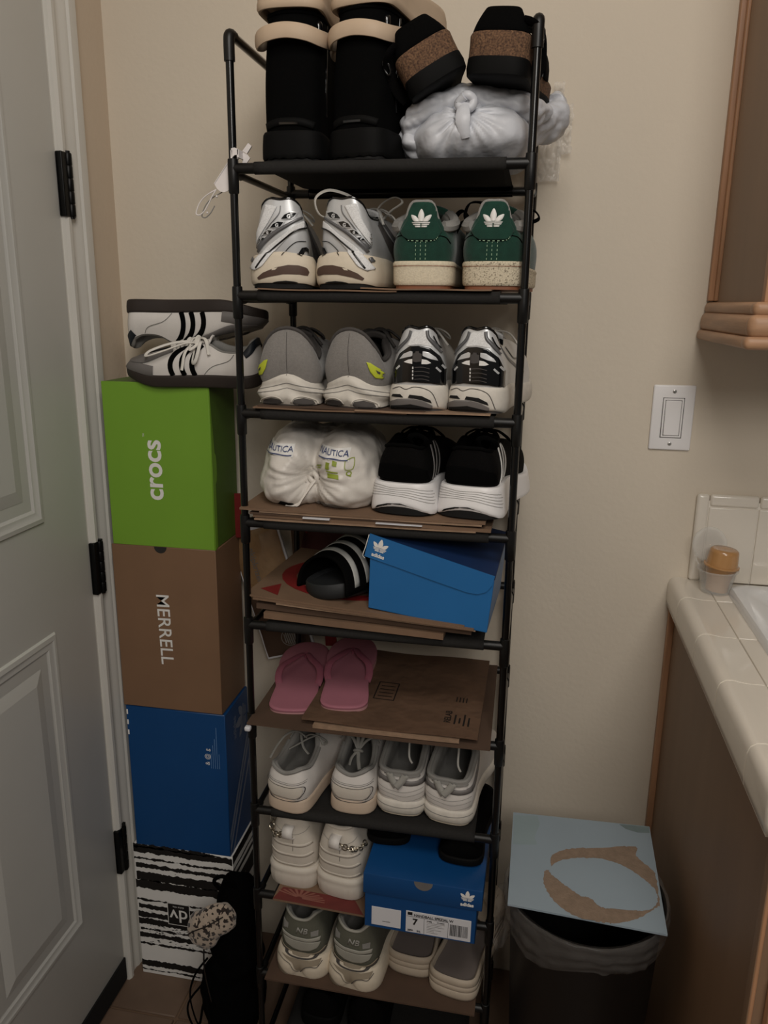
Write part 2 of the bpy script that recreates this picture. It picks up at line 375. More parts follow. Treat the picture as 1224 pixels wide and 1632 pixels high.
class Shoe:
    def __init__(s, name, label, group, loc, rz=0, mir=1, L=.27, hw=.045, H=.12, hs=.035, ht=.022, inset=.004, ins_top=0, flare=.0, sb=.001, bulge=.004,
                 z1f=None, z0f=None, of=None, rim=None, sole=None, upper=None, lining=None, outsole=None, tongue=None, tup=.010, rot=(0, 0), N=72, hp=2.0, foot='sneaker', toe=None, cat='shoe', open_back=False):
        s.root = tag(empty(name, loc, (rad(rot[0]), rad(rot[1]), rad(rz))), label, cat, group)
        s.L, s.hw, s.H, s.mir = L, hw, H, mir
        B = BASE.copy()
        R = RIM.copy() if rim is None else np.array(rim, float)
        R = np.concatenate([R, (R[1:-1]*np.array([-1, 1, 1]))[::-1]])
        if mir < 0:
            f = lambda C: np.concatenate([C[:1], C[1:][::-1]])*np.array([-1]+[1]*(C.shape[1]-1))
            B = f(B); R = f(R)
        s.B = B*np.array([hw, L]); s.R = R*np.array([hw, L, H]); s.hs, s.ht = hs, ht
        s.z1f, s.z0f, s.of, s.flare, s.sb, s.inset, s.bulge, s.hp = z1f, z0f, of, flare, sb, inset, bulge, hp
        uu = np.linspace(0, 18, 721); p = ctab(s.B, uu); d = np.concatenate([[0], np.cumsum(np.hypot(*(p[1:]-p[:-1]).T))])
        s.U = np.interp(np.linspace(0, d[-1], N+1)[:-1], d, uu); s.N = N
        s.m = dict(sole=sole or M['cream'], upper=upper or M['whitel'], lining=lining or M['greym'], outsole=outsole, tongue=tongue or upper or M['whitel'])
        # sole
        nv = 13; rings = [s.sole(s.U, v) for v in np.linspace(0, 1, nv)]
        s.so = s.rings('sole', rings, s.m['sole'], cap=True, topin=True)
        if outsole:
            r0 = s.sole(s.U, 0.0); c = r0.copy(); bn = s.bn(s.U); c[:, :2] -= bn*.002; lo = c.copy(); lo[:, 2] = sm(c[:, 1]/L, .72, 1)*.014; hi = c.copy(); hi[:, 2] = r0[:, 2]+.003
            s.rings('outsole', [lo, hi], outsole, cap=True)
        # upper
        vs = np.linspace(0, 1, 26); rings = [s.up(s.U, v) for v in vs]
        s.uo = s.rings('upper', rings, s.m['upper'])
        # lining with padded collar
        r = s.up(s.U, 1.0); inn = s.rimn(); k = np.minimum(1, np.abs(r[:, 0])/(.45*hw)+.15)[:, None]
        a = r.copy(); a[:, 2] += .0005; b_ = r-inn*.0035*k; b_[:, 2] += .0025; c = r-inn*.008*k; c[:, 2] += .001; d_ = r-inn*.0095*k; d_[:, 2] -= .010
        bs = ctab(s.B, s.U); e = np.column_stack([bs[:, 0]*.74, bs[:, 1]*.92+L*.03, s.hb(s.U)+.004]); m_ = (d_+e)/2; m_[:, :2] = d_[:, :2]*.35+e[:, :2]*.65
        s.li = s.rings('lining', [a, b_, c, d_, m_, e], s.m['lining'], cap='end')
        s.tup = tup
        if tongue is not False: s.make_tongue()
        s.bv = None
    def bn(s, u):
        e = .02; t = ctab(s.B, u+e)-ctab(s.B, u-e); t /= np.linalg.norm(t, axis=-1, keepdims=True)+1e-9
        return np.column_stack([t[:, 1], -t[:, 0]])
    def rimn(s):
        r = s.up(s.U, 1.0); t = np.roll(r, -1, 0)-np.roll(r, 1, 0); n = np.column_stack([t[:, 1], -t[:, 0], t[:, 0]*0]); return n/(np.linalg.norm(n, axis=1, keepdims=True)+1e-9)
    def hb(s, u):
        b = ctab(s.B, u); t = b[:, 1]/s.L; z = s.hs+(s.ht-s.hs)*sm(t, .25, .8)+.010*sm(t, .8, 1.0)
        return z+(s.z1f(b[:, 0]/s.hw, t) if s.z1f else 0)
    def sole(s, u, v):
        u = np.atleast_1d(u); b = ctab(s.B, u); n = s.bn(u); t = b[:, 1]/s.L; x = b[:, 0]/s.hw
        z0 = .012*sm(t, .72, 1)+(s.z0f(x, t) if s.z0f else 0); z = z0+(s.hb(u)-z0)*v
        o = s.flare*(1-v)**1.5+s.sb*sin(pi*min(1, max(0, v)))+(s.of(x, t, v) if s.of else 0)
        o = o-.0015*((v < .02)+(v > .98))
        p = b+n*(o[:, None] if hasattr(o, '__len__') else o)
        return np.column_stack([p, z])
    def up(s, u, v):
        u = np.atleast_1d(u); b = ctab(s.B, u); n = s.bn(u); r = ctab(s.R, u); t = b[:, 1]/s.L
        b = b-n*s.inset; z0 = s.hb(u)-.003; q = 1+.9*sm(t, .45, .85); p = s.hp-.3*sm(t, .5, .9)
        w_ = v**p; xy = b+(r[:, :2]-b)*w_[:, None] if hasattr(w_, '__len__') else b+(r[:, :2]-b)*w_
        xy = xy+n*(s.bulge*sin(pi*v)*(1-.4*v)); z = z0+(r[:, 2]-z0)*(1-(1-v)**q)
        return np.column_stack([xy, z])
    def rings(s, name, R, m, cap=False, topin=False):
        N = s.N; V = np.concatenate(R); F = []
        for i in range(len(R)-1):
            for j in range(N): F.append((i*N+j, i*N+(j+1) % N, (i+1)*N+(j+1) % N, (i+1)*N+j))
        def capf(o, flip):
            for j in range(0, N//2):
                a, b, c, d = o+j, o+j+1, o+(N-j-1) % N, o+(N-j) % N
                f = [a, b, c, d]; g = []
                for q in f:
                    if q not in g: g.append(q)
                if len(g) > 2: F.append(tuple(g[::-1] if flip else g))
        if cap is True: capf(0, True)
        if cap: capf((len(R)-1)*N, False)
        return mk(name, V, F, m, s.root, True, 50 if name in ('sole', 'outsole') else None)
    def make_tongue(s):
        def P(c, a):
            u = 5.0+4*max(0, a); r1 = ctab(s.R, np.array([u]))[0]; r2 = ctab(s.R, np.array([18-u]))[0]
            p = r1+(r2-r1)*c; p = p+np.array([0, 0, -.003+.007*(1-(2*c-1)**2)])
            if a < 0: p = p+np.array([0, -.006*-a*4, s.tup*-a*4])
            return p
        s.tg = grid('tongue', lambda a, b: P(a, -.25+1.2*b), 8, 16, s.m['tongue'], s.root, thick=.004)
    def heel(s, name, VF, m, off=.0007, thick=0, far=.08):
        if s.bv is None:
            V = []; F = []; U = np.linspace(-4.6, 4.6, 130)
            for fn, K in ((s.up, 56), (s.sole, 36)):
                o = len(V)
                for v in np.linspace(0, 1, K): V += [tuple(q) for q in fn(U, float(v))]
                F += [(o+i*130+j, o+i*130+j+1, o+(i+1)*130+j+1, o+(i+1)*130+j) for i in range(K-1) for j in range(129)]
            s.bv = BVHTree.FromPolygons([tuple(map(float, q)) for q in V], F)
        return project(name, VF, s.bv, (0, -.25, 0), (1, 0, 0), (0, 0, 1), (0, 1, 0), m, s.root, off, thick, .25+far)
    def side(s, name, uv, w_, m, off=.0008, n=6, fn=None):
        fn = fn or s.up; P = cr([(u, v, 0) for u, v in uv], n); V = []; F = []
        def pt(u, v): return Vector(fn(np.array([u]), v)[0])
        for i, p in enumerate(P):
            q = P[min(i+1, len(P)-1)]; o = P[max(i-1, 0)]
            t = pt(q.x, q.y)-pt(o.x, o.y); c = pt(p.x, p.y); n1 = (pt(p.x+.05, p.y)-c).cross(pt(p.x, min(1, p.y+.02))-pt(p.x, p.y-.0001) if p.y < .97 else c-pt(p.x, p.y-.03))
            if n1.length < 1e-12 or t.length < 1e-9: continue
            n1.normalize(); sd = t.cross(n1).normalized(); ww = w_[0]+(w_[1]-w_[0])*i/(len(P)-1) if hasattr(w_, '__len__') else w_
            V += [c+sd*ww/2+n1*off*.2, c+sd*ww/2.2+n1*off*1.5, c+n1*off*1.8, c-sd*ww/2.2+n1*off*1.5, c-sd*ww/2+n1*off*.2]
        for i in range(len(V)//5-1):
            for k in range(4): F.append((5*i+k, 5*i+k+1, 5*i+k+6, 5*i+k+5))
        return mk(name, V, F, m, s.root, True)
    def pipe(s, u0, u1, r, m, name='piping', v=1.0, n=40):
        P = [s.up(np.array([u0+(u1-u0)*i/n]), v)[0] for i in range(n+1)]
        return MB().tube(P, r, 8, False).build(name, m, s.root, True)
    def laces(s, m, rows=4, r=.0022, bow=True, seed=0, knot_u=5.6):
        b = MB(); rg = random.Random(seed)
        for k in range(rows):
            u = 5.7+k*.75; a = ctab(s.R, np.array([u]))[0]; c = ctab(s.R, np.array([18-u-.35]))[0]; a = a+np.array([0, 0, .002]); c = c+np.array([0, 0, .002])
            for p, q in ((a, c), (ctab(s.R, np.array([18-u]))[0], ctab(s.R, np.array([u+.35]))[0])):
                mid = (p+q)/2+np.array([0, 0, .014]); b.tube(cr([p+(p-mid)*.12, p+(mid-p)*.3+np.array([0, 0, .006]), mid, q+(mid-q)*.3+np.array([0, 0, .006]), q+(q-mid)*.12], 5), r, 6, False, .6)
        if bow:
            k0 = ctab(s.R, np.array([6.0]))[0]; k1 = ctab(s.R, np.array([12.0]))[0]; c = (k0+k1)/2+np.array([0, .0, .010])
            for sg in (-1, 1):
                b.tube(cr([c, c+np.array([sg*.018, -.008, .004]), c+np.array([sg*.034, -.010, -.004]), c+np.array([sg*.036, .004, -.012]), c+np.array([sg*.014, .006, .002]), c], 6), r, 6, False, .6)
                b.tube(cr([c, c+np.array([sg*.016, -.02, .002]), c+np.array([sg*(.03+.01*rg.random()), -.032, -.022])], 6), r, 6, False, .6)
        return b.build('laces', m, s.root, True)
    def wire(s, name, pts, r, m, flat=.5): return wire(name, pts, r, m, s.root, flat=flat)
def TT(pts, cx, cy, k, mir=1): return [((x-cx)*k*mir, (cy-y)*k) for x, y in pts]
def T_(k): return .25+(9-k)*.1834
# ---------------- setting ----------------
WL, WY = -.39, .36
def setting():
    struct(box('wall_back', (WL-.1, WY, -.1), (2.6, WY+.1, 2.75), M['wall']))
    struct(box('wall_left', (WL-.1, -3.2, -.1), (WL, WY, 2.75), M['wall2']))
    struct(box('ceiling', (WL-.1, -3.3, 2.75), (2.6, WY+.1, 2.85), M['ceil']))
    fl = struct(box('floor', (WL-.1, -3.3, -.1), (2.6, WY+.1, -.004), M['grout']))
    ref = None; s = .33; x0 = WL+.16-s; y0 = .083
    for i in range(9):
        for j in range(-10, 1):
            xa, xb = max(WL, x0+i*s+.003), min(2.6, x0+(i+1)*s-.003); ya, yb = y0+j*s+.003, min(WY, y0+(j+1)*s-.003)
            if xb-xa < .02: continue
            full = abs(xb-xa-(s-.006)) < 1e-6 and abs(yb-ya-(s-.006)) < 1e-6
            if full and ref: o = bpy.data.objects.new('floor_tile', ref); COL.objects.link(o); o.parent = fl; o.location = (xa, ya, 0)
            else:
                o = MB().rbox((0, 0, -.01), (xb-xa, yb-ya, 0), .002, 1).build('floor_tile', M['tile'], fl, True, 40); o.location = (xa, ya, 0)
                if full: ref = o.data
    # door, casing, hinges on the left wall
    X = WL+.006; d = struct(empty('door_1', (WL, -.3, .05)))
    off = Vector((-WL, .3, -.05))
    def dd(name, a, b, m, bv=0, par=d):
        o = box(name, tuple(Vector(a)+off), tuple(Vector(b)+off), m, par, bv); return o
    dd('door_leaf', (WL-.03, -.78, .055), (X, .150, 2.12), M['door'], .002)
    def molding(y0, y1, z0, z1):
        prof = [(0, -.001), (.004, .004), (.012, .0055), (.018, .003), (.026, .0028), (.034, -.0015), (.05, -.0055), (.052, -.006)]
        # frame swept round the panel, mitred
        V = []; F = []; K = len(prof)
        for (cy, cz, sy, sz) in ((y0, z0, 1, 1), (y1, z0, -1, 1), (y1, z1, -1, -1), (y0, z1, 1, -1)):
            for a, h in prof: V.append((X+h-WL, cy+sy*a+.3, cz+sz*a-.05))
        for q in range(4):
            for k in range(K-1): F.append((q*K+k, ((q+1) % 4)*K+k, ((q+1) % 4)*K+k+1, q*K+k+1))
        mk('panel_moulding', V, F, M['door'], d, True, 25)
        p = .07
        V = []
        for a, h in ((.052, .0005), (.056, .0015), (.075, .0055)):
            for (cy, cz, sy, sz) in ((y0, z0, 1, 1), (y1, z0, -1, 1), (y1, z1, -1, -1), (y0, z1, 1, -1)): V.append((X+h-WL, cy+sy*a+.3, cz+sz*a-.05))
        F = [(i*4+q, i*4+(q+1) % 4, (i+1)*4+(q+1) % 4, (i+1)*4+q) for i in range(2) for q in range(4)]+[(8, 9, 10, 11)]
        mk('door_panel', V, F, M['door'], d, True, 10)
    for y0, y1 in ((-.28, .014), (-.66, -.366)):
        molding(y0, y1, .285, .93); molding(y0, y1, 1.137, 1.98)
    dd('door_sweep', (WL, -.78, .012), (X+.004, .150, .07), M['rubber'])
    for z in (1.722, 1.004, .345):
        h = dd('hinge', (X-.002, .1525, z-.054), (X+.011, .1705, z+.054), M['hinge'], .002)
        b = MB()
        for k in range(5):
            zz = z-.054+k*.0216; b.lathe([(.0068, zz+.0007), (.0074, zz+.002), (.0074, zz+.0196), (.0068, zz+.021)], (X+.0085-WL, .1755+.3, -.05), 14)
        b.lathe([(.005, z-.057), (.005, z+.057)], (X+.0085-WL, .1755+.3, -.05), 12)
        b.box((X-.004-WL, .176+.3, z-.054-.05), (X+.0075-WL, .190+.3, z+.054-.05)); k_ = b.build('knuckle', M['hinge'], h, True, 40)
    # casing profile, extruded up
    prof = [(.158, 0), (.158, .010), (.164, .0145), (.172, .0145), (.176, .010), (.186, .008), (.196, .0085), (.202, .012), (.212, .0128), (.216, .0165), (.232, .0175), (.238, .0165), (.243, .011), (.245, 0)]
    struct(MB().prism([(x, y) for y, x in prof], 0, 2.14, lambda x, y, z: (WL+x, y, z)).build('trim_1', M['trim'], None, True, 30))
    struct(box('trim_2', (WL, .1505, 0), (WL+.003, .158, 2.12), M['trim']))
setting()

def text_obj(name, s, size, O, A, B, m, parent, off=0, sx=1, shear=0, lift=.0004):
    return place2d(name, text2d(s, size, off, shear, sx), O, A, B, m, parent, lift)

def switch():
    r = tag(empty('light_switch', (.7223, WY, 1.321)), 'white rocker light switch with two-screw plate on the beige wall', 'light switch')
    p = MB().rbox((-.038, -.006, -.0615), (.038, 0, .0615), .003).build('wall_plate', M['plate'], r, True, 40)
    box('recess', (-.0195, -.0066, -.038), (.0195, -.0052, .038), M['gap'], r)
    MB().rbox((-.0185, -.0078, -.037), (.0185, -.005, .037), .001, 1).build('rocker_frame', M['plate'], r, True, 40)
    box('recess', (-.0150, -.0081, -.0335), (.0150, -.0075, .0335), M['gap'], r)
    MB().rbox((-.0143, -.0096, -.0328), (.0143, -.006, .0328), .001, 1).build('rocker', M['plate'], r, True, 40)
    for z in (-.0495, .0495):
        b = MB(); b.lathe([(.0036, 0), (.0036, .0008), (.002, .0014)], n=16)
        s = b.build('screw', M['screw'], r, True, 40); s.location = (0, -.0055, z); s.rotation_euler = (pi/2, 0, 0)
        sl = box('slot', (-.0004, -.0072, z-.003), (.0004, -.0068, z+.003), M['gap'], r)
switch()

def kitchen():
    # upper cabinet
    r = tag(empty('wall_cabinet', (.775, 0, 1.48)), 'oak wall cabinet with stepped bottom moulding, upper right', 'cabinet')
    def bb(n, a, b, m, bv=0, par=r, o=(.775, 0, 1.48)): return box(n, tuple(Vector(a)-Vector(o)), tuple(Vector(b)-Vector(o)), m, par, bv)
    bb('body', (.775, .026, 1.53), (1.45, WY, 2.45), M['panel'])
    bb('corner_strip', (.7615, .344, 1.535), (.776, WY, 2.45), M['oak'], .002)
    bb('corner_strip', (.770, .330, 1.535), (.776, .344, 2.45), M['oak'], .0015)
    bb('face_frame', (.772, .008, 1.532), (1.45, .026, 2.45), M['oak'], .0015)
    bb('cabinet_door', (.815, -.012, 1.56), (1.13, .008, 2.4), M['oak'], .003)
    for n, ox, z0, z1, rr in (('moulding_strip', .0165, 1.513, 1.533, .008), ('moulding_strip', .022, 1.482, 1.516, .012), ('moulding_strip', .0255, 1.467, 1.485, .007)):
        f = bb(n, (.775-ox, .018-ox, z0), (1.45, .048-ox, z1), M['oakh'], rr)
        bb(n, (.775-ox+.0002, .018-ox+.0002, z0+.0002), (.80, WY, z1-.0002), M['oakh'], rr)
    # base cabinet
    o = (.765, 0, 0); r = tag(empty('base_cabinet', o), 'brown kitchen base cabinet under the tiled counter', 'cabinet')
    bb('side_panel', (.765, -.355, .0), (.785, .345, .93), M['panel'], 0, r, o)
    bb('carcass', (.785, -.355, .09), (1.5, WY, .93), M['panel'], 0, r, o)
    bb('corner_strip', (.7535, .343, 0), (.766, WY, .9395), M['oak'], .002, r, o)
    bb('face_frame', (.7605, -.373, .0), (1.5, -.355, .9395), M['panel'], .001, r, o)
    bb('corner_bead', (.7615, -.3745, .0), (.7665, -.354, .9395), M['oak'], .002, r, o)
    for k in range(3):
        x = .7775+k*.25
        bb('drawer', (x, -.392, .7655), (x+.243, -.373, .915), M['oak'], .004, r, o)
        bb('cabinet_door', (x, -.392, .12), (x+.243, -.373, .757), M['oak'], .004, r, o)
    # tiled counter
    o = (.748, 0, .94); r = tag(empty('tiled_countertop', o), 'cream tiled kitchen countertop with rounded edge caps', 'countertop')
    bb('bed', (.752, -.368, .940), (.89, WY-.013, .999), M['cgrout'], 0, r, o); bb('bed', (.89, .225, .940), (1.5, WY-.013, .9985), M['cgrout'], 0, r, o); bb('bed', (.89, -.368, .940), (1.5, -.195, .9985), M['cgrout'], 0, r, o)
    ys = [WY-.0005, .24, .068, -.101, -.275, -.366]
    def cap(y0, y1, round_end=False):
        # V-cap edge tile: rounded nose profile in x-z swept along y
        pr = [(.812, .996), (.812, 1.003), (.790, 1.003), (.778, 1.0045), (.768, 1.0065), (.758, 1.0055), (.751, 1.000), (.748, .991), (.7475, .96), (.749, .947), (.754, .942), (.762, .94), (.762, .99)]
        V = []; F = []; n = len(pr); ks = [y0-.0016, y1+.0016]
        if not round_end:
            for y in ks: V += [(x-o[0], y, z-o[2]) for x, z in pr]
        else:
            m_ = 9; V += [(x-o[0], y0-.0016, z-o[2]) for x, z in pr]
            for q in range(m_):
                a = pi/2*q/(m_-1)
                for x, z in pr:
                    d_ = max(0, .768-x); V.append((x-o[0] if d_ == 0 else .768-d_*cos(a)-o[0], y1-d_*sin(a), z-o[2]))
            ks = [0]*(m_+1)
        for i in range(len(ks)-1):
            for k in range(n): F.append((i*n+k, i*n+(k+1) % n, (i+1)*n+(k+1) % n, (i+1)*n+k))
        F.append(tuple(range(n))); F.append(tuple((len(ks)-1)*n+k for k in range(n))[::-1])
        mk('edge_tile', V, F, M['ctile'], r, True, 50)
    pr = [(.811, .990), (.811, 1.002), (.790, 1.0022), (.778, 1.0036), (.768, 1.0056), (.7585, 1.0046), (.752, .9995), (.749, .991), (.7484, .96), (.750, .948), (.7545, .943), (.762, .943)]
    V = [(x-o[0], y, z-o[2]) for y in (WY-.0005, -.365) for x, z in pr]; n = len(pr)
    mk('grout', V, [(k, (k+1) % n, n+(k+1) % n, n+k) for k in range(n)]+[tuple(range(n)), tuple(range(2*n-1, n-1, -1))], M['cgrout'], r, True, 50)
    for i in range(5): cap(ys[i], ys[i+1], i == 4)
    for i in range(5):
        ya, yb = ys[i+1]+.0012, ys[i]-.0012
        if i < 4: bb('tile', (.8145, ya, .99), (.889, min(yb, WY-.014), 1.003), M['ctile'], .0015, r, o)
    for k in range(4): bb('tile', (.891+k*.152, .306, .99), (1.041+k*.152, WY-.014, 1.003), M['ctile'], .0015, r, o)
    for k in range(4):
        x = .8145+k*.172; bb('edge_tile', (x if k else .7695, -.3865, .942), (x+.1695, -.2775, 1.0045), M['ctile'], .008, r, o)
    # backsplash
    o = (.784, WY-.002, 1.003); r = tag(empty('tiled_backsplash', o), 'cream tile backsplash on the wall behind the countertop', 'backsplash')
    bb('bed', (.788, WY-.008, 1.003), (1.5, WY, 1.165), M['cgrout'], 0, r, o)
    bb('edge_tile', (.783, WY-.0125, 1.0035), (.806, WY, 1.178), M['ctile'], .0062, r, o)
    xs = [.8068, .897, 1.069, 1.241, 1.413]
    for a, b in zip(xs, xs[1:]):
        bb('tile', (a, WY-.0115, 1.0035), (b-.0015, WY, 1.153), M['ctile'], .002, r, o)
        bb('edge_tile', (a, WY-.0125, 1.1545), (b-.0015, WY, 1.178), M['ctile'], .0055, r, o)
    # sink
    o = (.845, -.0, 1.003); r = tag(empty('kitchen_sink', o), 'white enamel sink rim set on the tiled counter', 'sink')
    V = []; F = []; n = 40
    def rr_(x0, x1, y0, y1, rad_, z):
        P = []
        for q, (cx, cy) in enumerate(((x1-rad_, y1-rad_), (x0+rad_, y1-rad_), (x0+rad_, y0+rad_), (x1-rad_, y0+rad_))):
            for k in range(8):
                a = pi/2*q+pi/2*k/7; P.append((cx+rad_*cos(a)-o[0], cy+rad_*sin(a)-o[1], z-o[2]))
        return P
    L = [rr_(.843, 1.40, -.24, .303, .03, 1.0032), rr_(.8435, 1.3995, -.2395, .3025, .03, 1.012), rr_(.847, 1.396, -.236, .299, .028, 1.018), rr_(.857, 1.386, -.226, .289, .024, 1.0195),
         rr_(.895, 1.35, -.19, .22, .05, 1.018), rr_(.903, 1.342, -.182, .212, .05, 1.008), rr_(.91, 1.335, -.175, .205, .05, .955), rr_(.93, 1.315, -.155, .185, .05, .945)]
    for q in L: V += q
    m_ = len(L[0])
    for i in range(len(L)-1):
        for k in range(m_): F.append((i*m_+k, i*m_+(k+1) % m_, (i+1)*m_+(k+1) % m_, (i+1)*m_+k))
    F.append(tuple((len(L)-1)*m_+k for k in range(m_)))
    mk('basin', V, F, M['sink'], r, True, 50)
    # jelly cup
    c = (.822, .293, 1.0035); r = tag(empty('jelly_cup', c), 'clear plastic cup holding an upturned amber cup, clear lid flipped open', 'cup')
    MB().lathe([(.027, 0), (.0275, .001), (.0285, .012), (.034, .042), (.0355, .0435), (.0375, .0435), (.0375, .0455), (.0345, .0455), (.033, .042), (.0275, .013), (.026, .003), (0.001, .0022)], n=40, caps=False).build('cup', M['cup'], r, True, 50)
    b = MB(); b.lathe([(.001, .0), (.020, .0), (.021, .002), (.0215, .022), (.029, .046), (.032, .0475), (.032, .050), (.0285, .051), (.0262, .074), (.0252, .079), (.022, .0815), (.012, .0805), (.001, .080)], (0, 0, .004), n=36, caps=False)
    a = b.build('inner_cup', M['amber'], r, True, 50); a.location = (.001, -.001, -.004+.004); a.rotation_euler = (0, rad(5), 0)
    b = MB(); b.lathe([(.001, .002), (.026, .002), (.029, .0035), (.031, .003), (.033, 0), (.034, .0005), (.0335, .002), (.031, .0045), (.029, .005), (.026, .0035), (.001, .0035)], n=36, caps=False)
    a = b.build('lid', M['cup'], r, True, 50); a.location = (-.013, .030, .083); a.rotation_euler = (rad(78), rad(-28), rad(18))
    wire('lid_hinge', [(-.030, .018, .045), (-.036, .022, .055), (-.034, .026, .064)], .003, M['cup'], r, flat=.4)
kitchen()

# ---------------- rack ----------------
RW, RD, DZ = .44, .2933, .1834
def rack():
    rt = tag(empty('shoe_rack', (0, 0, 0)), 'tall black tubular shoe rack with ten fabric shelves', 'shoe rack')
    top = T_(1)+.1789
    for x in (0, RW):
        for y in (0, RD):
            b = MB(); b.lathe([(.0060, .0), (.0060, top)], (x, y, 0), 14); p = b.build('post', M['pole'], rt, True, 50)
            for k in range(1, 11):
                z = T_(k); b = MB(); b.lathe([(.0062, -.036), (.0079, -.034), (.0082, -.006), (.0082, .008), (.0079, .013), (.0062, .014)], (x, y, z), 14)
                sx = 1 if x == 0 else -1; sy = 1 if y == 0 else -1
                b.tube([(x, y, z), (x+sx*.035, y, z)], .0078, 12); b.tube([(x, y, z-.006), (x, y+sy*.03, z-.006)], .0072, 12)
                b.build('connector', M['conn'], p, True, 50)
            b = MB(); b.tube(cr([(x, y, top-.034), (x, y, top-.006), (x, y+(.005 if y == 0 else -.005), top+.002), (x, y+(.018 if y == 0 else -.018), top+.003)], 4), [.0082]*8+[.0082]*5, 12)
            b.build('cap', M['conn'], p, True, 60)
        wire('handle_bar', [(x, .012, top+.003), (x, RD-.012, top+.003)], .0065, M['pole'], rt)
    for k in range(1, 11):
        z = T_(k); sag = {1: .004, 2: .006, 7: .003}.get(k, .002); rg = random.Random(k)
        def f(a, b):
            x = .034+(RW-.068)*a; q = b
            if q < .12: t = q/.12; return (x, -.0086*sin(pi*t), z-.0086*cos(pi*t))
            if q > .88: t = (q-.88)/.12; return (x, RD+.0086*sin(pi*t), z+.0086*cos(pi*t))
            t = (q-.12)/.76; return (x, t*RD, z+.0086-sag*4*t*(1-t)*(1-(2*a-1)**4)-.003*min(t*8, (1-t)*8, 1))
        sh = grid('shelf_fabric', f, 30, 50, M['fabric'], rt, thick=.0012)
        for y in (0, RD): wire('shelf_bar', [(.02, y, z), (RW-.02, y, z)], .0062, M['pole'], sh)
        for x in (0, RW): wire('side_bar', [(x, .02, z-.006), (x, RD-.02, z-.006)], .0056, M['pole'], sh)
rack()
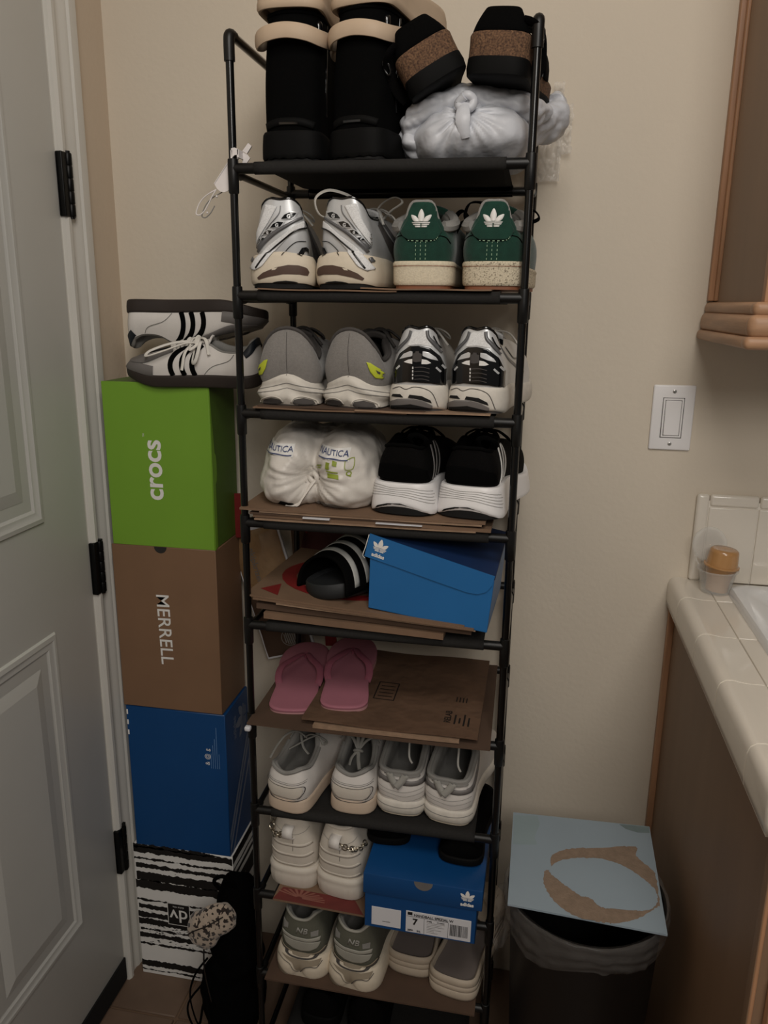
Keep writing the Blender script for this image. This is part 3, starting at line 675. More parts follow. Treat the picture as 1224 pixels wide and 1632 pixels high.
# ---------------- stacked boxes on the left ----------------
YB = .185
def shape_box(name, label, x0, x1, z0, z1, depth, m, dx=0):
    o = (x0, YB, z0); r = tag(empty(name, o), label, 'box', 'boxes stacked by the door')
    MB().rbox((0, 0, 0), (x1-x0, depth, z1-z0-.0006), .0015, 1).build('body', m, r, True, 40)
    return r, x1-x0, z1-z0
FX, FZ = (1, 0, 0), (0, 0, 1)
M['flapgap'] = mat('dark_green_gap', (26, 34, 14), .8)
def stack():
    # striped box
    r, W_, H_ = shape_box('shoe_box', 'white shoebox with black brush stripes, lowest of the stack by the door', -.36, -.125, 0, .35, .13, M['white'])
    rg = random.Random(3)
    ys = [.347, .338, .314, .296, .268, .247, .205, .187, .165, .146, .125, .108, .085, .03, .012]
    ws = [.010, .016, .005, .010, .022, .022, .004, .012, .014, .016, .004, .012, .004, .016, .003]
    for y, w_ in zip(ys, ws):
        n = 70; V = []; F = []; x0 = rg.choice([0.001, .001, .004]); x1 = W_-rg.choice([.001, .001, .03])
        tp = 0; bt = 0
        for i in range(n+1):
            x = x0+(x1-x0)*i/n; tp = tp*.6+rg.uniform(-.0018, .0018); bt = bt*.6+rg.uniform(-.0018, .0018)
            e = 1 if x1 > W_-.01 else min(1, (n-i)/12)
            V += [(x, y+w_/2*e+tp*e), (x, y-w_/2*e+bt*e)]
        F = [(2*i, 2*i+1, 2*i+3, 2*i+2) for i in range(n)]
        place2d('brush_stripe', (V, F), (0, 0, 0), FX, FZ, M['ink'], r, .0004)
        # carries round the side
        V = [(i*.13/10, y+(w_/2 if k == 0 else -w_/2)+rg.uniform(-.001, .001)) for i in range(11) for k in (0, 1)]
        place2d('brush_stripe', (V, [(2*i, 2*i+1, 2*i+3, 2*i+2) for i in range(10)]), (W_, 0, 0), (0, 1, 0), FZ, M['ink'], r, .0004)
    sp = []; 
    for k in range(260):
        cx, cy = rg.uniform(.01, W_-.01), rg.choice([.27, .155, .118, .10, .133])+rg.gauss(0, .008); q = rg.uniform(.0006, .002); sp.append(([(cx-q*2, cy-q*.5), (cx+q*2, cy-q*.4), (cx+q*1.4, cy+q*.6), (cx-q, cy+q*.6)], [(0, 1, 2, 3)]))
    place2d('brush_speckle', merge2d(*sp), (0, 0, 0), FX, FZ, M['ink'], r, .0005)
    lb = MB().rbox((.075, -.0012, .150), (.127, .0003, .206), .0004, 1).build('logo_label', M['ink'], r, True)
    text_obj('lettering', 'dv', .047, (.101, -.0012, .176), (-1, 0, 0), (0, 0, -1), M['white'], r, .0004)
    text_obj('lettering', 'dolce vita', .007, (.101, -.0012, .198), (-1, 0, 0), (0, 0, -1), M['white'], r)
    fr = [(.074, .149), (.128, .149), (.128, .207), (.074, .207)]; fi = [(.0755, .1505), (.1265, .1505), (.1265, .2055), (.0755, .2055)]
    place2d('label_edge', (fr+fi, [(0, 1, 5, 4), (1, 2, 6, 5), (2, 3, 7, 6), (3, 0, 4, 7)]), (0, -.0002, 0), FX, FZ, M['white'], r, .0012)
    # blue box
    r, W_, H_ = shape_box('shoe_box', 'blue shoebox with grey three-bar side stripes, between brown and striped boxes', -.351, -.129, .35, .693, .135, M['blued'])
    for k in range(5): box('print_line', (W_-.0165-k*.0045, -.0004, .215-.0 if k else .215), (W_-.0159-k*.0045, 0, .312 if k == 1 else (.285 if k == 2 else .27 if k == 3 else .25)), M['lightp'], r)
    for k, ch in enumerate(('&', '@', 'g')): text_obj('care_mark', ch, .014, (W_-.042, 0, .226+k*.016), FZ, (-1, 0, 0), M['white'], r)
    for k in range(3): box('white_tick', (.0012, -.0005, .322-k*.024), (.0045, 0, .333-k*.024), M['white'], r)
    V, F = trefoil(.06); place2d('emblem', (V, F), (W_, .095, .285), FZ, (0, -1, 0), M['greyp'], r)
    text_obj('lettering', 'adidas', .022, (W_, .052, .285), FZ, (0, -1, 0), M['greyp'], r, .0003)
    for k in range(3):
        a = [(.005+k*.022, .0), (.018+k*.022, .0), (.118, .19-k*.04), (.118, .22-k*.04)]
        a = [(.002, .022-k*.026+.03), (.002, .004-k*.026+.03), (.13, .20-k*.026+.03), (.13, .218-k*.026+.03)]
        if k == 2: a = [(.012, .001), (.002, .001) if False else (.022, .001), (.13, .146+.01), (.13, .164+.01)]
        place2d('side_stripe', (a, [(0, 1, 2, 3)]), (W_, 0, 0), (0, 1, 0), FZ, M['greyp'], r)
    # brown box
    r, W_, H_ = shape_box('shoe_box', 'brown shoebox with white sideways lettering and thumb notch, under the green box', -.352, -.1335, .693, 1.0515, .135, M['mbrown'])
    lid = MB().rbox((-.001, -.0025, .002), (W_+.001, -.0002, H_), .001, 1).build('lid', M['mbrown'], r, True, 40)
    V = [(.104+.0135*cos(pi+pi*k/16), H_+.0135*sin(pi+pi*k/16)) for k in range(17)]; place2d('thumb_notch', (V, [tuple(range(17))]), (0, -.0025, 0), FX, FZ, M['gap'], r, .0003)
    text_obj('lettering', 'MERRELL', .039, (.102, -.0025, .182), (.02, 0, -1), (1, 0, .02), M['white'], r, .0003)
    # green box
    r, W_, H_ = shape_box('shoe_box', 'bright green shoebox with white sideways lettering, topmost of the stack', -.348, -.1345, 1.0515, 1.375, .132, M['green_shade'])
    MB().rbox((-.001, -.0025, .0), (W_+.002, -.0001, H_), .001, 1).build('lid', M['green'], r, True, 40)
    # lid flap folded round the right side, with thumb tab
    P = [(0, .0), (.012, .004), (.0135, .13), (.019, .136), (.021, .15), (.021, .17), (.019, .186), (.0135, .192), (.0005, H_-.004)]
    MB().prism([(x+.005 if 0 < i < 8 else x, y) for i, (x, y) in enumerate(P)], 0, .0005, lambda x, y, z: (W_+.0001+z, x-.001, y)).build('flap_gap', M['flapgap'], r)
    MB().prism(P, 0, .0022, lambda x, y, z: (W_+.0006+z, x-.001, y)).build('lid_flap', M['green'], r)
    text_obj('lettering', 'crocs', .0545, (.0965, -.0025, .155), FZ, (-1, 0, 0), M['white'], r, .0012)
    text_obj('lettering', 'TM', .005, (.080, -.0025, .223), FZ, (-1, 0, 0), M['white'], r)
stack()

# ---------------- cardboard and sheets on the shelves ----------------
def sheet(label, k, x0, x1, y0, y1, z, th, m, rz=0, tilt=0, cat='cardboard', name='cardboard_sheet', group='cardboard sheets lining the shelves', curl=0, corr=False):
    cx, cy = (x0+x1)/2, (y0+y1)/2; r = empty(name, (cx, cy, T_(k)+z), (0, rad(tilt), rad(rz)))
    hx, hy = (x1-x0)/2, (y1-y0)/2; n = 14; V = []; F = []; rg = random.Random(int(z*1e5)+k)
    ph = rg.uniform(0, 6)
    if cat is None: pass
    def hz(a, b): return curl*(.5*sin(a*5+ph)+.5*cos(b*4+ph*2))+curl*.8*(a*a*b*b)
    for s_ in (0, 1):
        for j in range(9):
            for i in range(n+1):
                a, b = -1+2*i/n, -1+2*j/8; V.append((a*hx, b*hy, s_*th+hz(a, b)))
    K = (n+1)*9
    for j in range(8):
        for i in range(n):
            q = j*(n+1)+i; F.append((q, q+n+1, q+n+2, q+1)); F.append((K+q, K+q+1, K+q+n+2, K+q+n+1))
    ed = [i for i in range(n+1)]+[j*(n+1)+n for j in range(1, 9)]+[8*(n+1)+i for i in range(n-1, -1, -1)]+[j*(n+1) for j in range(7, 0, -1)]
    F += [(ed[i], ed[(i+1) % len(ed)], K+ed[(i+1) % len(ed)], K+ed[i]) for i in range(len(ed))]
    o = mk(name, V, F, m, None, False); bpy.data.objects.remove(r)
    o.location = (cx, cy, T_(k)+z); o.rotation_euler = (0, rad(tilt), rad(rz))
    return tag(o, label, cat, group)
Z0 = .0092
def cardboards():
    s = sheet
    s('thin cardboard sheet under the silver running shoes', 2, .036, .252, -.012, .26, Z0-.0015, .0022, M['card'], .5, .4, curl=.0008)
    s('thin cardboard sheet under the green suede sneakers', 2, .2, .395, -.014, .262, Z0+.001, .0022, M['card'], -.6, .3, curl=.0008)
    s('thin cardboard sheet under the grey wool running shoes', 3, .022, .27, -.010, .26, Z0-.001, .0022, M['card'], .6, .3, curl=.0008)
    s('second cardboard layer with reddish edge under the grey wool shoes', 3, .03, .30, -.006, .262, Z0+.0018, .0022, M['card3'], -.3, .2, curl=.0006)
    s('thin cardboard sheet under the silver and black running shoes', 3, .19, .40, -.013, .264, Z0+.0012, .0022, M['card2'], 0, -.3, curl=.0008)
    # T4 pile
    s('lowest cardboard sheet in the pile below the plastic shoe bag', 4, .02, .385, -.012, .262, Z0-.001, .0026, M['card2'], .2, 0, curl=.0006)
    s('second lowest cardboard sheet below the plastic shoe bag', 4, .018, .41, -.010, .263, Z0+.002, .0056, M['card'], -.4, .2, curl=.0006)
    s('grey printed cardboard strip in the middle of that pile', 4, .012, .33, -.011, .262, Z0+.0083, .003, M['card3'], .3, .2, curl=.0005)
    s('upper pale cardboard sheet below the plastic shoe bag', 4, .03, .395, -.013, .264, Z0+.0118, .003, M['card2'], -.2, .2, curl=.0005)
    s('topmost wide cardboard sheet with frayed left corner below the plastic shoe bag', 4, -.004, .40, -.014, .262, Z0+.0154, .0035, M['card'], 0, .25, curl=.0006)
    s('small white paper slip sticking out of the cardboard pile under the shoe bag', 4, .105, .150, -.0165, .05, Z0+.0075, .0022, M['label'], -1, 0, cat='paper', name='paper_slip', group=None)
    s('second white paper slip in the cardboard pile, below the black running shoe', 4, .225, .300, -.0160, .05, Z0+.0062, .0016, M['label'], 1, .4, cat='paper', name='paper_slip', group=None)
    # T5 pile, tilted down to the right
    s('folded brown cardboard, lowest of the pile below the blue open box', 5, .035, .345, -.014, .24, Z0+.004, .011, M['card'], -2, 1.2, curl=.0004)
    s('folded brown cardboard with red print, second of the pile below the blue box', 5, .02, .39, -.008, .25, Z0+.017, .010, M['card3'], -2, 1.6, curl=.0004)
    s('thin cardboard sheet, third of the pile below the blue box', 5, .06, .40, -.018, .25, Z0+.0285, .0035, M['card2'], -3, 2, curl=.0004)
    s('thin cardboard sheet, fourth of the pile below the blue box', 5, .02, .40, -.02, .25, Z0+.033, .0032, M['card'], -4, 2, curl=.0004)
    top = s('cardboard sheet with large red ring print under the striped slide', 5, .004, .385, -.016, .262, Z0+.037, .0032, M['card'], -4, 2.2, curl=.0003)
    b = bvh_of(top)
    def ring(cx, cy, ro_, ri, a0, a1, n=26):
        P = [(cx+ro_*cos(a0+(a1-a0)*i/n), cy+ro_*.85*sin(a0+(a1-a0)*i/n)) for i in range(n+1)]; Q = [(cx+ri*cos(a0+(a1-a0)*i/n), cy+ri*.85*sin(a0+(a1-a0)*i/n)) for i in range(n+1)]
        return P+Q, [(i, i+1, n+2+i, n+1+i) for i in range(n)]
    project('red_ring', ring(-.045, .0, .125, .098, rad(5), rad(355)), b, (0, 0, .1), (1, 0, 0), (0, 1, 0), (0, 0, -1), M['red'], top, .0004)
    project('red_wedge', ([(-.175, -.105), (-.135, -.125), (-.15, -.07)], [(0, 1, 2)]), b, (0, 0, .1), (1, 0, 0), (0, 1, 0), (0, 0, -1), M['red'], top, .0004)
    # T6
    s('wide dark cardboard sheet under the pink flip flops', 6, .002, .424, -.034, .29, Z0-.001, .003, M['card3'], .6, .4, curl=.001)
    s('narrow folded cardboard strip sticking out below the kraft mailer', 6, .12, .373, -.028, .1, Z0+.0035, .005, M['card2'], .5, .2, curl=.0004)
    e = s('crumpled kraft paper mailer with faint black print beside the pink flip flops', 6, .10, .405, -.022, .285, Z0+.0095, .004, M['kraft'], -.4, .3, cat='mailer', name='paper_mailer', group=None, curl=.0026)
    b = bvh_of(e); cx, cy = .2525, .1315
    def pr(n, VF, m=M['ink']): project(n, VF, b, (-cx, -cy, .1), (1, 0, 0), (0, 1, 0), (0, 0, -1), m, e, .0004)
    fr = [(.2045, .082), (.244, .082), (.244, .15), (.2045, .15)]; fi = [(.2065, .0845), (.242, .0845), (.242, .1475), (.2065, .1475)]
    pr('printed_square', (fr+fi, [(0, 1, 5, 4), (1, 2, 6, 5), (2, 3, 7, 6), (3, 0, 4, 7)]))
    for k in range(4): pr('printed_line', ([(.211, .095+k*.013), (.238, .095+k*.013), (.238, .0975+k*.013), (.211, .0975+k*.013)], [(0, 1, 2, 3)]))
    V, F = text2d('RELAB', .016, .0003); pr('lettering', ([(-y+.349, .040+x) for x, y in V], F))
    for k, (a, c) in enumerate(((.015, .05), (.02, .04), (.012, .055), (.012, .045))): pr('printed_line', ([(.36+k*.008, a), (.363+k*.008, a), (.363+k*.008, c), (.36+k*.008, c)], [(0, 1, 2, 3)]))
    for k in range(4): pr('printed_line', ([(.356+k*.006, .10), (.358+k*.006, .10), (.358+k*.006, .118), (.356+k*.006, .118)], [(0, 1, 2, 3)]))
    w_ = tag(empty('torn_paper', (.007, -.036, T_(6)+.008)), 'small crumpled pale paper scrap at the left corner of the dark cardboard', 'paper')
    MB().rbox((-.006, -.007, -.008), (.005, .004, .001), .003).build('scrap', M['label'], w_, True)
    # T8, T9
    rd = s('cardboard sheet with red sunburst print under the white chunky sneakers', 8, .042, .40, -.030, .24, Z0-.002, .003, M['card'], -1.5, 1.0, curl=.0004)
    b = bvh_of(rd)
    V = [(-.179, -.134), (-.17, -.10), (-.03, -.10), (-.005, -.134)]; q = [poly_rows(V, 6, .01)]
    project('red_print', q[0], b, (0, 0, .1), (1, 0, 0), (0, 1, 0), (0, 0, -1), M['redp'], rd, .0004)
    for k in range(13):
        a = pi*k/12; L_ = .05; c = (-.132, -.122); 
        P = [(c[0]+.006*cos(a-.3), c[1]+.004*sin(a-.3)), (c[0]+L_*cos(a-.06), c[1]+.022*sin(a-.06)), (c[0]+L_*cos(a+.06), c[1]+.022*sin(a+.06)), (c[0]+.006*cos(a+.3), c[1]+.004*sin(a+.3))]
        project('printed_ray', (P, [(0, 1, 2, 3)]), b, (0, 0, .1), (1, 0, 0), (0, 1, 0), (0, 0, -1), M['redl'], rd, .0008)
    # front edge of the sheet carries the print
    s('brown cardboard sheet under the grey clogs near the floor', 9, .018, .422, -.026, .25, Z0-.002, .0035, M['card3'], -.2, .4, curl=.0004)
cardboards()

# ---------------- blue boxes on the rack ----------------
def hexbox(V8, name, m, parent, bv=.0015):
    o = mk(name, V8, [(0, 3, 2, 1), (4, 5, 6, 7), (0, 1, 5, 4), (1, 2, 6, 5), (2, 3, 7, 6), (3, 0, 4, 7)], m, parent, False)
    md = o.modifiers.new('b', 'BEVEL'); md.width = bv; md.segments = 2
    return o
def blue_boxes():
    # tier 5: turned shoebox whose flap lid slants
    o = Vector((.213, -.008, 1.0345)); r = tag(empty('shoe_box', o), 'bright blue shoebox with rounded lid flap on the fifth shelf', 'box', 'blue shoeboxes on the rack')
    def q(x, y, z): return Vector((x, y, z))-o
    BL, BR, TR, TL = q(.213, -.008, 1.035), q(.411, -.030, 1.017), q(.419, -.030, 1.110), q(.216, -.008, 1.160)
    dp = Vector((.012, .20, .004)); 
    hexbox([BL, BR, BR+dp, BL+dp, TL-Vector((0, 0, .004)), TR-Vector((0, 0, .004)), TR+dp+Vector((0, 0, .012)), TL+dp-Vector((0, 0, .006))], 'body', M['blue'], r)
    A = (TR-TL); A.normalize(); nn = (BR-BL).cross(TL-BL).normalized(); up = nn.cross(A).normalized()
    wd = (TR-TL).length
    P = [(-.001, .004), (-.001, -.040), (.035, -.038), (.09, -.042), (.15, -.049), (wd-.032, -.055), (wd-.015, -.052), (wd-.004, -.042), (wd-.0005, -.028), (wd, .004)]
    P = [(-.001, .004), (-.001, -.036), (.05, -.036), (.12, -.037), (wd-.035, -.037), (wd-.018, -.034), (wd-.006, -.026), (wd, -.012), (wd, .004)]
    MB().prism(P, .0008, .0026, lambda x, y, z: tuple(TL+A*x+up*y+nn*z)).build('lid_flap', M['blue'], r)
    hexbox([TL-Vector((.001, .001, .003)), TR+Vector((.001, -.001, -.003)), TR+dp+Vector((.001, 0, .012)), TL+dp+Vector((-.001, 0, -.005)), TL+Vector((-.001, -.001, 0)), TR+Vector((.001, -.001, .001)), TR+dp+Vector((.001, 0, .016)), TL+dp+Vector((-.001, 0, -.002))], 'lid', M['blue_shade'], r, .0006)
    V, F = trefoil(.021); c = TL+A*.021+up*-.0125; place2d('emblem', (V, F), c, A, up, M['white'], r, .0032)
    text_obj('lettering', 'adidas', .0088, c+up*-.0155, A, up, M['white'], r, .00035, lift=.0032)
    wire('paper_edge', [TL+nn*.001+Vector((-.002, 0, .002)), TL+up*-.02+nn*.002+Vector((-.003, 0, 0)), TL+up*-.034+nn*.002+Vector((-.004, 0, 0)), TL+up*-.04+Vector((0, 0, 0))], .0007, M['white'], r)
    # tier 8
    z0 = T_(8)+.0105; o = Vector((.219, -.052, z0)); r = tag(empty('shoe_box', o, (0, rad(.6), rad(-1))), 'deep blue shoebox with white size label on the eighth shelf', 'box', 'blue shoeboxes on the rack')
    W_ = .198; Hh = .112; D_ = .30
    MB().rbox((0, 0, 0), (W_, D_-.01, Hh-.002), .0012, 1).build('body', M['blued'], r, True, 40)
    lid = MB().rbox((-.003, -.003, Hh-.040), (W_+.009, D_-.005, Hh+.001), .0016, 2).build('lid', M['blued'], r, True, 40)
    V = [(.104+.0165*cos(pi+pi*k/14), Hh+.0005+.0165*sin(pi+pi*k/14)) for k in range(15)]; place2d('thumb_notch', (V, [tuple(range(15))]), (0, -.003, 0), FX, FZ, M['greyb'], r, .0004)
    V, F = trefoil(.020); place2d('emblem', (V, F), (.181, -.003, Hh-.0145), FX, FZ, M['white'], r)
    text_obj('lettering', 'adidas', .0092, (.181, -.003, Hh-.030), FX, FZ, M['white'], r, .0004)
    MB().rbox((.013, -.0006, .0065), (.066, .0002, .0445), .0003, 1).build('blank_label', M['label'], r)
    box('label_line', (.033, -.0009, .016), (.047, -.0005, .0168), M['ink'], r)
    lb = MB().rbox((.075, -.0006, .0035), (.190, .0002, .0475), .0003, 1).build('size_label', M['label'], r)
    def tx(s, sz, x, z, off=0, a=1): text_obj('lettering', s, sz, (x, -.0008, z), FX, FZ, M['ink'], r, off, a)
    tx('HANDBALL SPEZIAL W', .0068, .124, .0405, .0002); tx('7', .0175, .0915, .0262, .0006); tx("38⅔", .0052, .0835, .0080, .0002); tx("5½", .0052, .0985, .0080, .0002)
    tx('JP/BEJ', .0036, .117, .0325, .0001); tx('CLASSIC', .0036, .137, .0325, .0001)
    box('label_mark', (.078, -.0009, .0395), (.0865, -.0005, .0455), M['ink'], r)
    for x in (.1075, .150): box('label_line', (x, -.0009, .0045), (x+.0005, -.0005, .036), M['ink'], r)
    box('label_line', (.076, -.0009, .0365), (.150, -.0005, .0369), M['ink'], r)
    for k in range(7): box('label_line', (.1125, -.0009, .0285-k*.0033), (.1125+(.032, .027, .031, .015, .026, .013, .02)[k], -.0005, .0290-k*.0033), M['greyb'], r)
    rg = random.Random(5); x = .1535
    while x < .1835:
        w_ = rg.choice([.0005, .0008, .0014]); box('barcode_bar', (x, -.0009, .0105), (x+w_, -.0005, .034), M['ink'], r); x += w_+rg.choice([.0006, .001])
blue_boxes()
# ---------------- the shoes ----------------
def rimset(heel, e1, e2, e3, e4, tx=.46, xs=1.0):
    R = RIM.copy(); R[:5, 2] = (heel, e1, e2, e3, e4); R[1:5, 0] *= xs; return R
G = 'pairs of shoes on the rack'
def silver(mir, x, rz):
    k = .0002
    s = Shoe('sneaker', 'silver running shoe with white mesh and '+('black diamond marks facing left, leftmost' if mir < 0 else 'black diamond marks facing right, beside its pair'), G,
        (x, .006, T_(2)+Z0+.0022), rz, 1, L=.285, hw=.0475, H=.132, hs=.047, ht=.03, inset=.009, flare=.002, sb=.003, sole=M['cream'], upper=M['silver'], outsole=M['rubber'], lining=M['black'],
        rim=rimset(.98, .99, .92, .80, .80, xs=.98), z1f=lambda x_, t: .007*np.exp(-(x_/.8)**2)*(1-sm(t, 0, .2)), z0f=lambda x_, t: .004+.004*(1-sm(t, 0, .1)), tongue=M['mesh'])
    D = lambda P: TT(P, 760, 722, k, mir)
    h = s.heel
    h('mesh_band', poly_rows(D([(590, 225), (640, 250), (740, 330), (860, 410), (960, 510), (1010, 575), (960, 590), (900, 560), (800, 440), (700, 340), (580, 275)]), 16), M['mesh'], .0012, .0008)
    h('collar_mesh', poly_rows(D([(775, 118), (868, 112), (905, 210), (960, 330), (1010, 440), (985, 440), (930, 350), (850, 240)]), 14), M['mesh'], .0012, .0006)
    h('piping', strip2d(D([(575, 275), (650, 300), (740, 365), (850, 455), (950, 575)]), .0024), M['blackg'], .0022, .0008)
    h('piping', strip2d(D([(575, 372), (640, 378), (700, 420), (750, 480)]), .0012), M['blackg'], .0014)
    h('piping', strip2d(D([(755, 120), (770, 180), (850, 270), (940, 390), (1000, 480)]), .0014), M['silverd'], .0016)
    h('band', strip2d(D([(600, 200), (700, 255), (820, 325), (930, 420), (1000, 520)]), (.003, .009)), M['silverd'], .0016, .0006)
    h('heel_arch', poly_rows(D([(556, 430), (575, 412), (605, 420), (635, 470), (600, 482), (585, 445), (570, 440), (560, 480)]), 8), M['blackg'], .0016)
    for (cx, cy, sz) in ((695, 197, 1.0), (785, 262, .9), (857, 315, .62), (906, 362, .45)):
        dm = [(cx-58*sz, cy-28*sz), (cx-8*sz, cy-30*sz), (cx+32*sz, cy-12*sz), (cx+56*sz, cy+18*sz), (cx-8*sz, cy+17*sz), (cx-32*sz, cy+5*sz)]
        d2 = [(cx+(a-cx)*1.3, cy+(b-cy)*1.5) for a, b in dm]
        h('badge_frame', poly_rows(D(d2), 7, .002), M['silver'], .0020); h('badge', poly_rows(D(dm), 7, .002), M['blackg'], .0027)
        V, F = text2d('G', .0075*sz, .0004); h('badge_mark', ([(a+(cx-760)*k*mir, b+(722-cy)*k) for a, b in V], F), M['silver'], .0034)
    h('sole_insert', poly_rows(D([(545, 600), (560, 570), (620, 552), (700, 550), (800, 570), (900, 610), (945, 645), (940, 662), (860, 640), (740, 618), (620, 618), (550, 628)]), 9), M['soleb'], .0008)
    h('sole_insert', poly_rows(D([(610, 690), (640, 672), (720, 665), (800, 672), (870, 695), (900, 722), (620, 722)]), 7), M['rubber'], .0008)
    h('sole_scuff', poly_rows(D([(780, 570), (820, 576), (828, 590), (800, 588)]), 4), M['cream'], .0014)
    for sg in (1, -1):
        U = (lambda u: u) if sg > 0 else (lambda u: 18-u)
        s.side('side_panel', [(U(3.9), .95), (U(4.3), .6), (U(4.9), .3), (U(5.4), .05)], (.016, .026), M['greyd'], .001); s.side('side_strap', [(U(4.9), .95), (U(5.1), .6), (U(5.6), .2)], .008, M['silverd'], .0012)
    s.pipe(-5, 5, .0016, M['blackg'], 'collar_piping'); s.laces(M['lace'], 4, seed=mir+3)
    return s
silver(-1, .069, 9); a = silver(1, .164, -10)
a.wire('lace_loop', [(-.028, .05, .105), (-.048, .03, .11), (-.050, .018, .132), (-.030, .02, .144), (-.008, .035, .140), (.004, .05, .132)], .0024, M['lace'])
a.wire('lace_loop', [(.004, .12, .11), (.02, .115, .132), (.045, .11, .142), (.062, .10, .133), (.04, .11, .122), (.02, .125, .11)], .0022, M['lace'])
a.wire('lace_end', [(.03, .11, .118), (.05, .10, .108), (.062, .085, .07), (.063, .08, .03)], .0015, M['lace'])

def green(x, side_, lab, crackm):
    k = .0002
    R = RIM.copy(); R[:5] = [(0, .012, 1.0), (.36, .016, .975), (.60, .03, .74), (.92, .10, .74), (.88, .22, .82)]; R[5] = (.55, .36, .92)
    s = Shoe('sneaker', lab, G, (x, .004, T_(2)+Z0+.003), side_, 1, L=.275, hw=.0455, H=.123, hs=.040, ht=.034, inset=.002, sb=.0006, sole=crackm, upper=M['greens'], outsole=M['gum'], lining=M['greym'], rim=R,
        z0f=lambda x_, t: .0055+t*0, of=lambda x_, t, v: .0012*(1 if v > .8 else 0)+t*0, tongue=M['greens'], hp=3.2)
    D = lambda P: TT(P, 880, 700, k)
    s.heel('heel_tab', poly_rows(D([(790, 352), (976, 352), (1010, 330), (1030, 290), (1000, 235), (985, 130), (960, 95), (880, 85), (815, 95), (785, 150), (770, 220), (720, 290), (745, 325)]), 16), M['greens'], .0012, .0008)
    s.heel('seam', strip2d(D([(640, 375), (680, 335), (740, 320), (785, 356), (880, 360), (975, 356), (1010, 325), (1060, 335), (1090, 375)]), .0012), M['black'], .0006)
    s.heel('stitching', strip2d(D([(785, 356), (880, 360), (975, 356), (1005, 330)]), .0009, 12, 2), M['stitch'], .0022)
    for q in (843, 879, 917): s.heel('stitching', strip2d(D([(q, 366), (q-1, 430), (q-3, 500)]), .0009, 10, 2), M['stitch'], .0012)
    V, F = trefoil(.0245); s.heel('emblem', ([(a, b+.0965) for a, b in V], F), M['white'], .0024, .0004)
    s.pipe(-5.2, 5.2, .0024, M['greym'], 'collar_piping', 1.0); s.pipe(2.2, 4.8, .0085, M['greym'], 'collar_pad', 1.0); s.pipe(-2.2, -4.8, .0085, M['greym'], 'collar_pad', 1.0)
    s.laces(M['black'], 4, .003, bow=False)
    s.wire('sole_seam', [tuple(s.sole(np.array([u]), .80)[0]+np.append(s.bn(np.array([u]))[0]*.0003, 0)) for u in np.linspace(-4, 4, 24)], .0006, M['gum'], 1)
    s.wire('lace_end', [(.026, .10, .085), (.038, .09, .11), (.050, .085, .118), (.060, .08, .106), (.046, .08, .097), (.034, .09, .078)], .0055, M['black'], .25)
    return s
green(.286, -2, 'green suede sneaker with smooth off-white sole, left of the green pair', M['crack2'])
g2 = green(.391, -3, 'green suede sneaker with speckled off-white sole, right of the green pair', M['crack'])
g2.wire('lace_loop', [(-.012, .09, .112), (-.025, .08, .128), (-.044, .07, .128), (-.05, .06, .112), (-.046, .06, .10)], .0055, M['black'], .25)

def greyrun(x, rz, mir, lab):
    k = .000198; R = rimset(1.0, .94, .76, .60, .68, xs=1.3)
    s = Shoe('sneaker', lab, G, (x, .006, T_(3)+Z0+.004), rz, 1, L=.285, hw=.049, H=.122, hs=.034, ht=.03, inset=.004, flare=.002, sb=.003, bulge=.008, sole=M['wsole'], upper=M['greyw'], lining=M['greyd'], rim=R, hp=3.2,
        outsole=M['greyd'], z1f=lambda x_, t: .017*np.exp(-(x_/.62)**2)*(1-sm(t, 0, .16)), z0f=lambda x_, t: .002+.006*np.exp(-((x_)/.18)**2)*(1-sm(t, 0, .1)),
        of=lambda x_, t, v: .0025*np.sin(v*9+x_*3)*(1-sm(t, .5, .9)), tongue=M['greyd'])
    D = lambda P: TT(P, 768, 692, k, mir)
    s.heel('back_seam', strip2d(D([(768, 110), (768, 250), (770, 446)]), .0008), M['greyd'], .0006)
    s.heel('tag', poly_rows(D([(920, 325), (945, 328), (1030, 398), (1042, 428), (1015, 455), (980, 452), (945, 400)]), 10), M['lime'], .0012, .0006)
    s.heel('tag_mark', poly_rows(D([(982, 385), (1008, 405), (1004, 420), (990, 412)]), 6), M['greyd'], .0022)
    for zz in (-.3, .3): s.side('sole_groove', [(-3.5, .45+zz*.3), (-1.5, .62+zz*.3), (0, .58+zz*.3), (1.5, .66+zz*.3), (3.5, .5+zz*.3)], .0011, M['greym'], .0005, fn=s.sole)
    for a in (-1, 1):
        s.heel('tread_lobe', poly_rows([(a*.008, .004), (a*.012, .011), (a*.026, .013), (a*.040, .009), (a*.044, .003), (a*.03, .001), (a*.012, .001)], 6), M['greyd'], .0006)
        s.heel('lobe_rim', strip2d([(a*.006, .003), (a*.011, .0125), (a*.026, .0155), (a*.042, .010), (a*.047, .003)], .002), M['wsole'], .0014, .0006)
    s.pipe(-5.4, 5.4, .0028, M['greyd'], 'collar_binding'); s.laces(M['greyd'], 4, .0028, seed=2)
    return s
greyrun(.076, 5, -1, 'grey wool running shoe with lime tag on its left side, leftmost on the third shelf')
greyrun(.176, -11, 1, 'grey wool running shoe with lime teardrop tag on its right side')

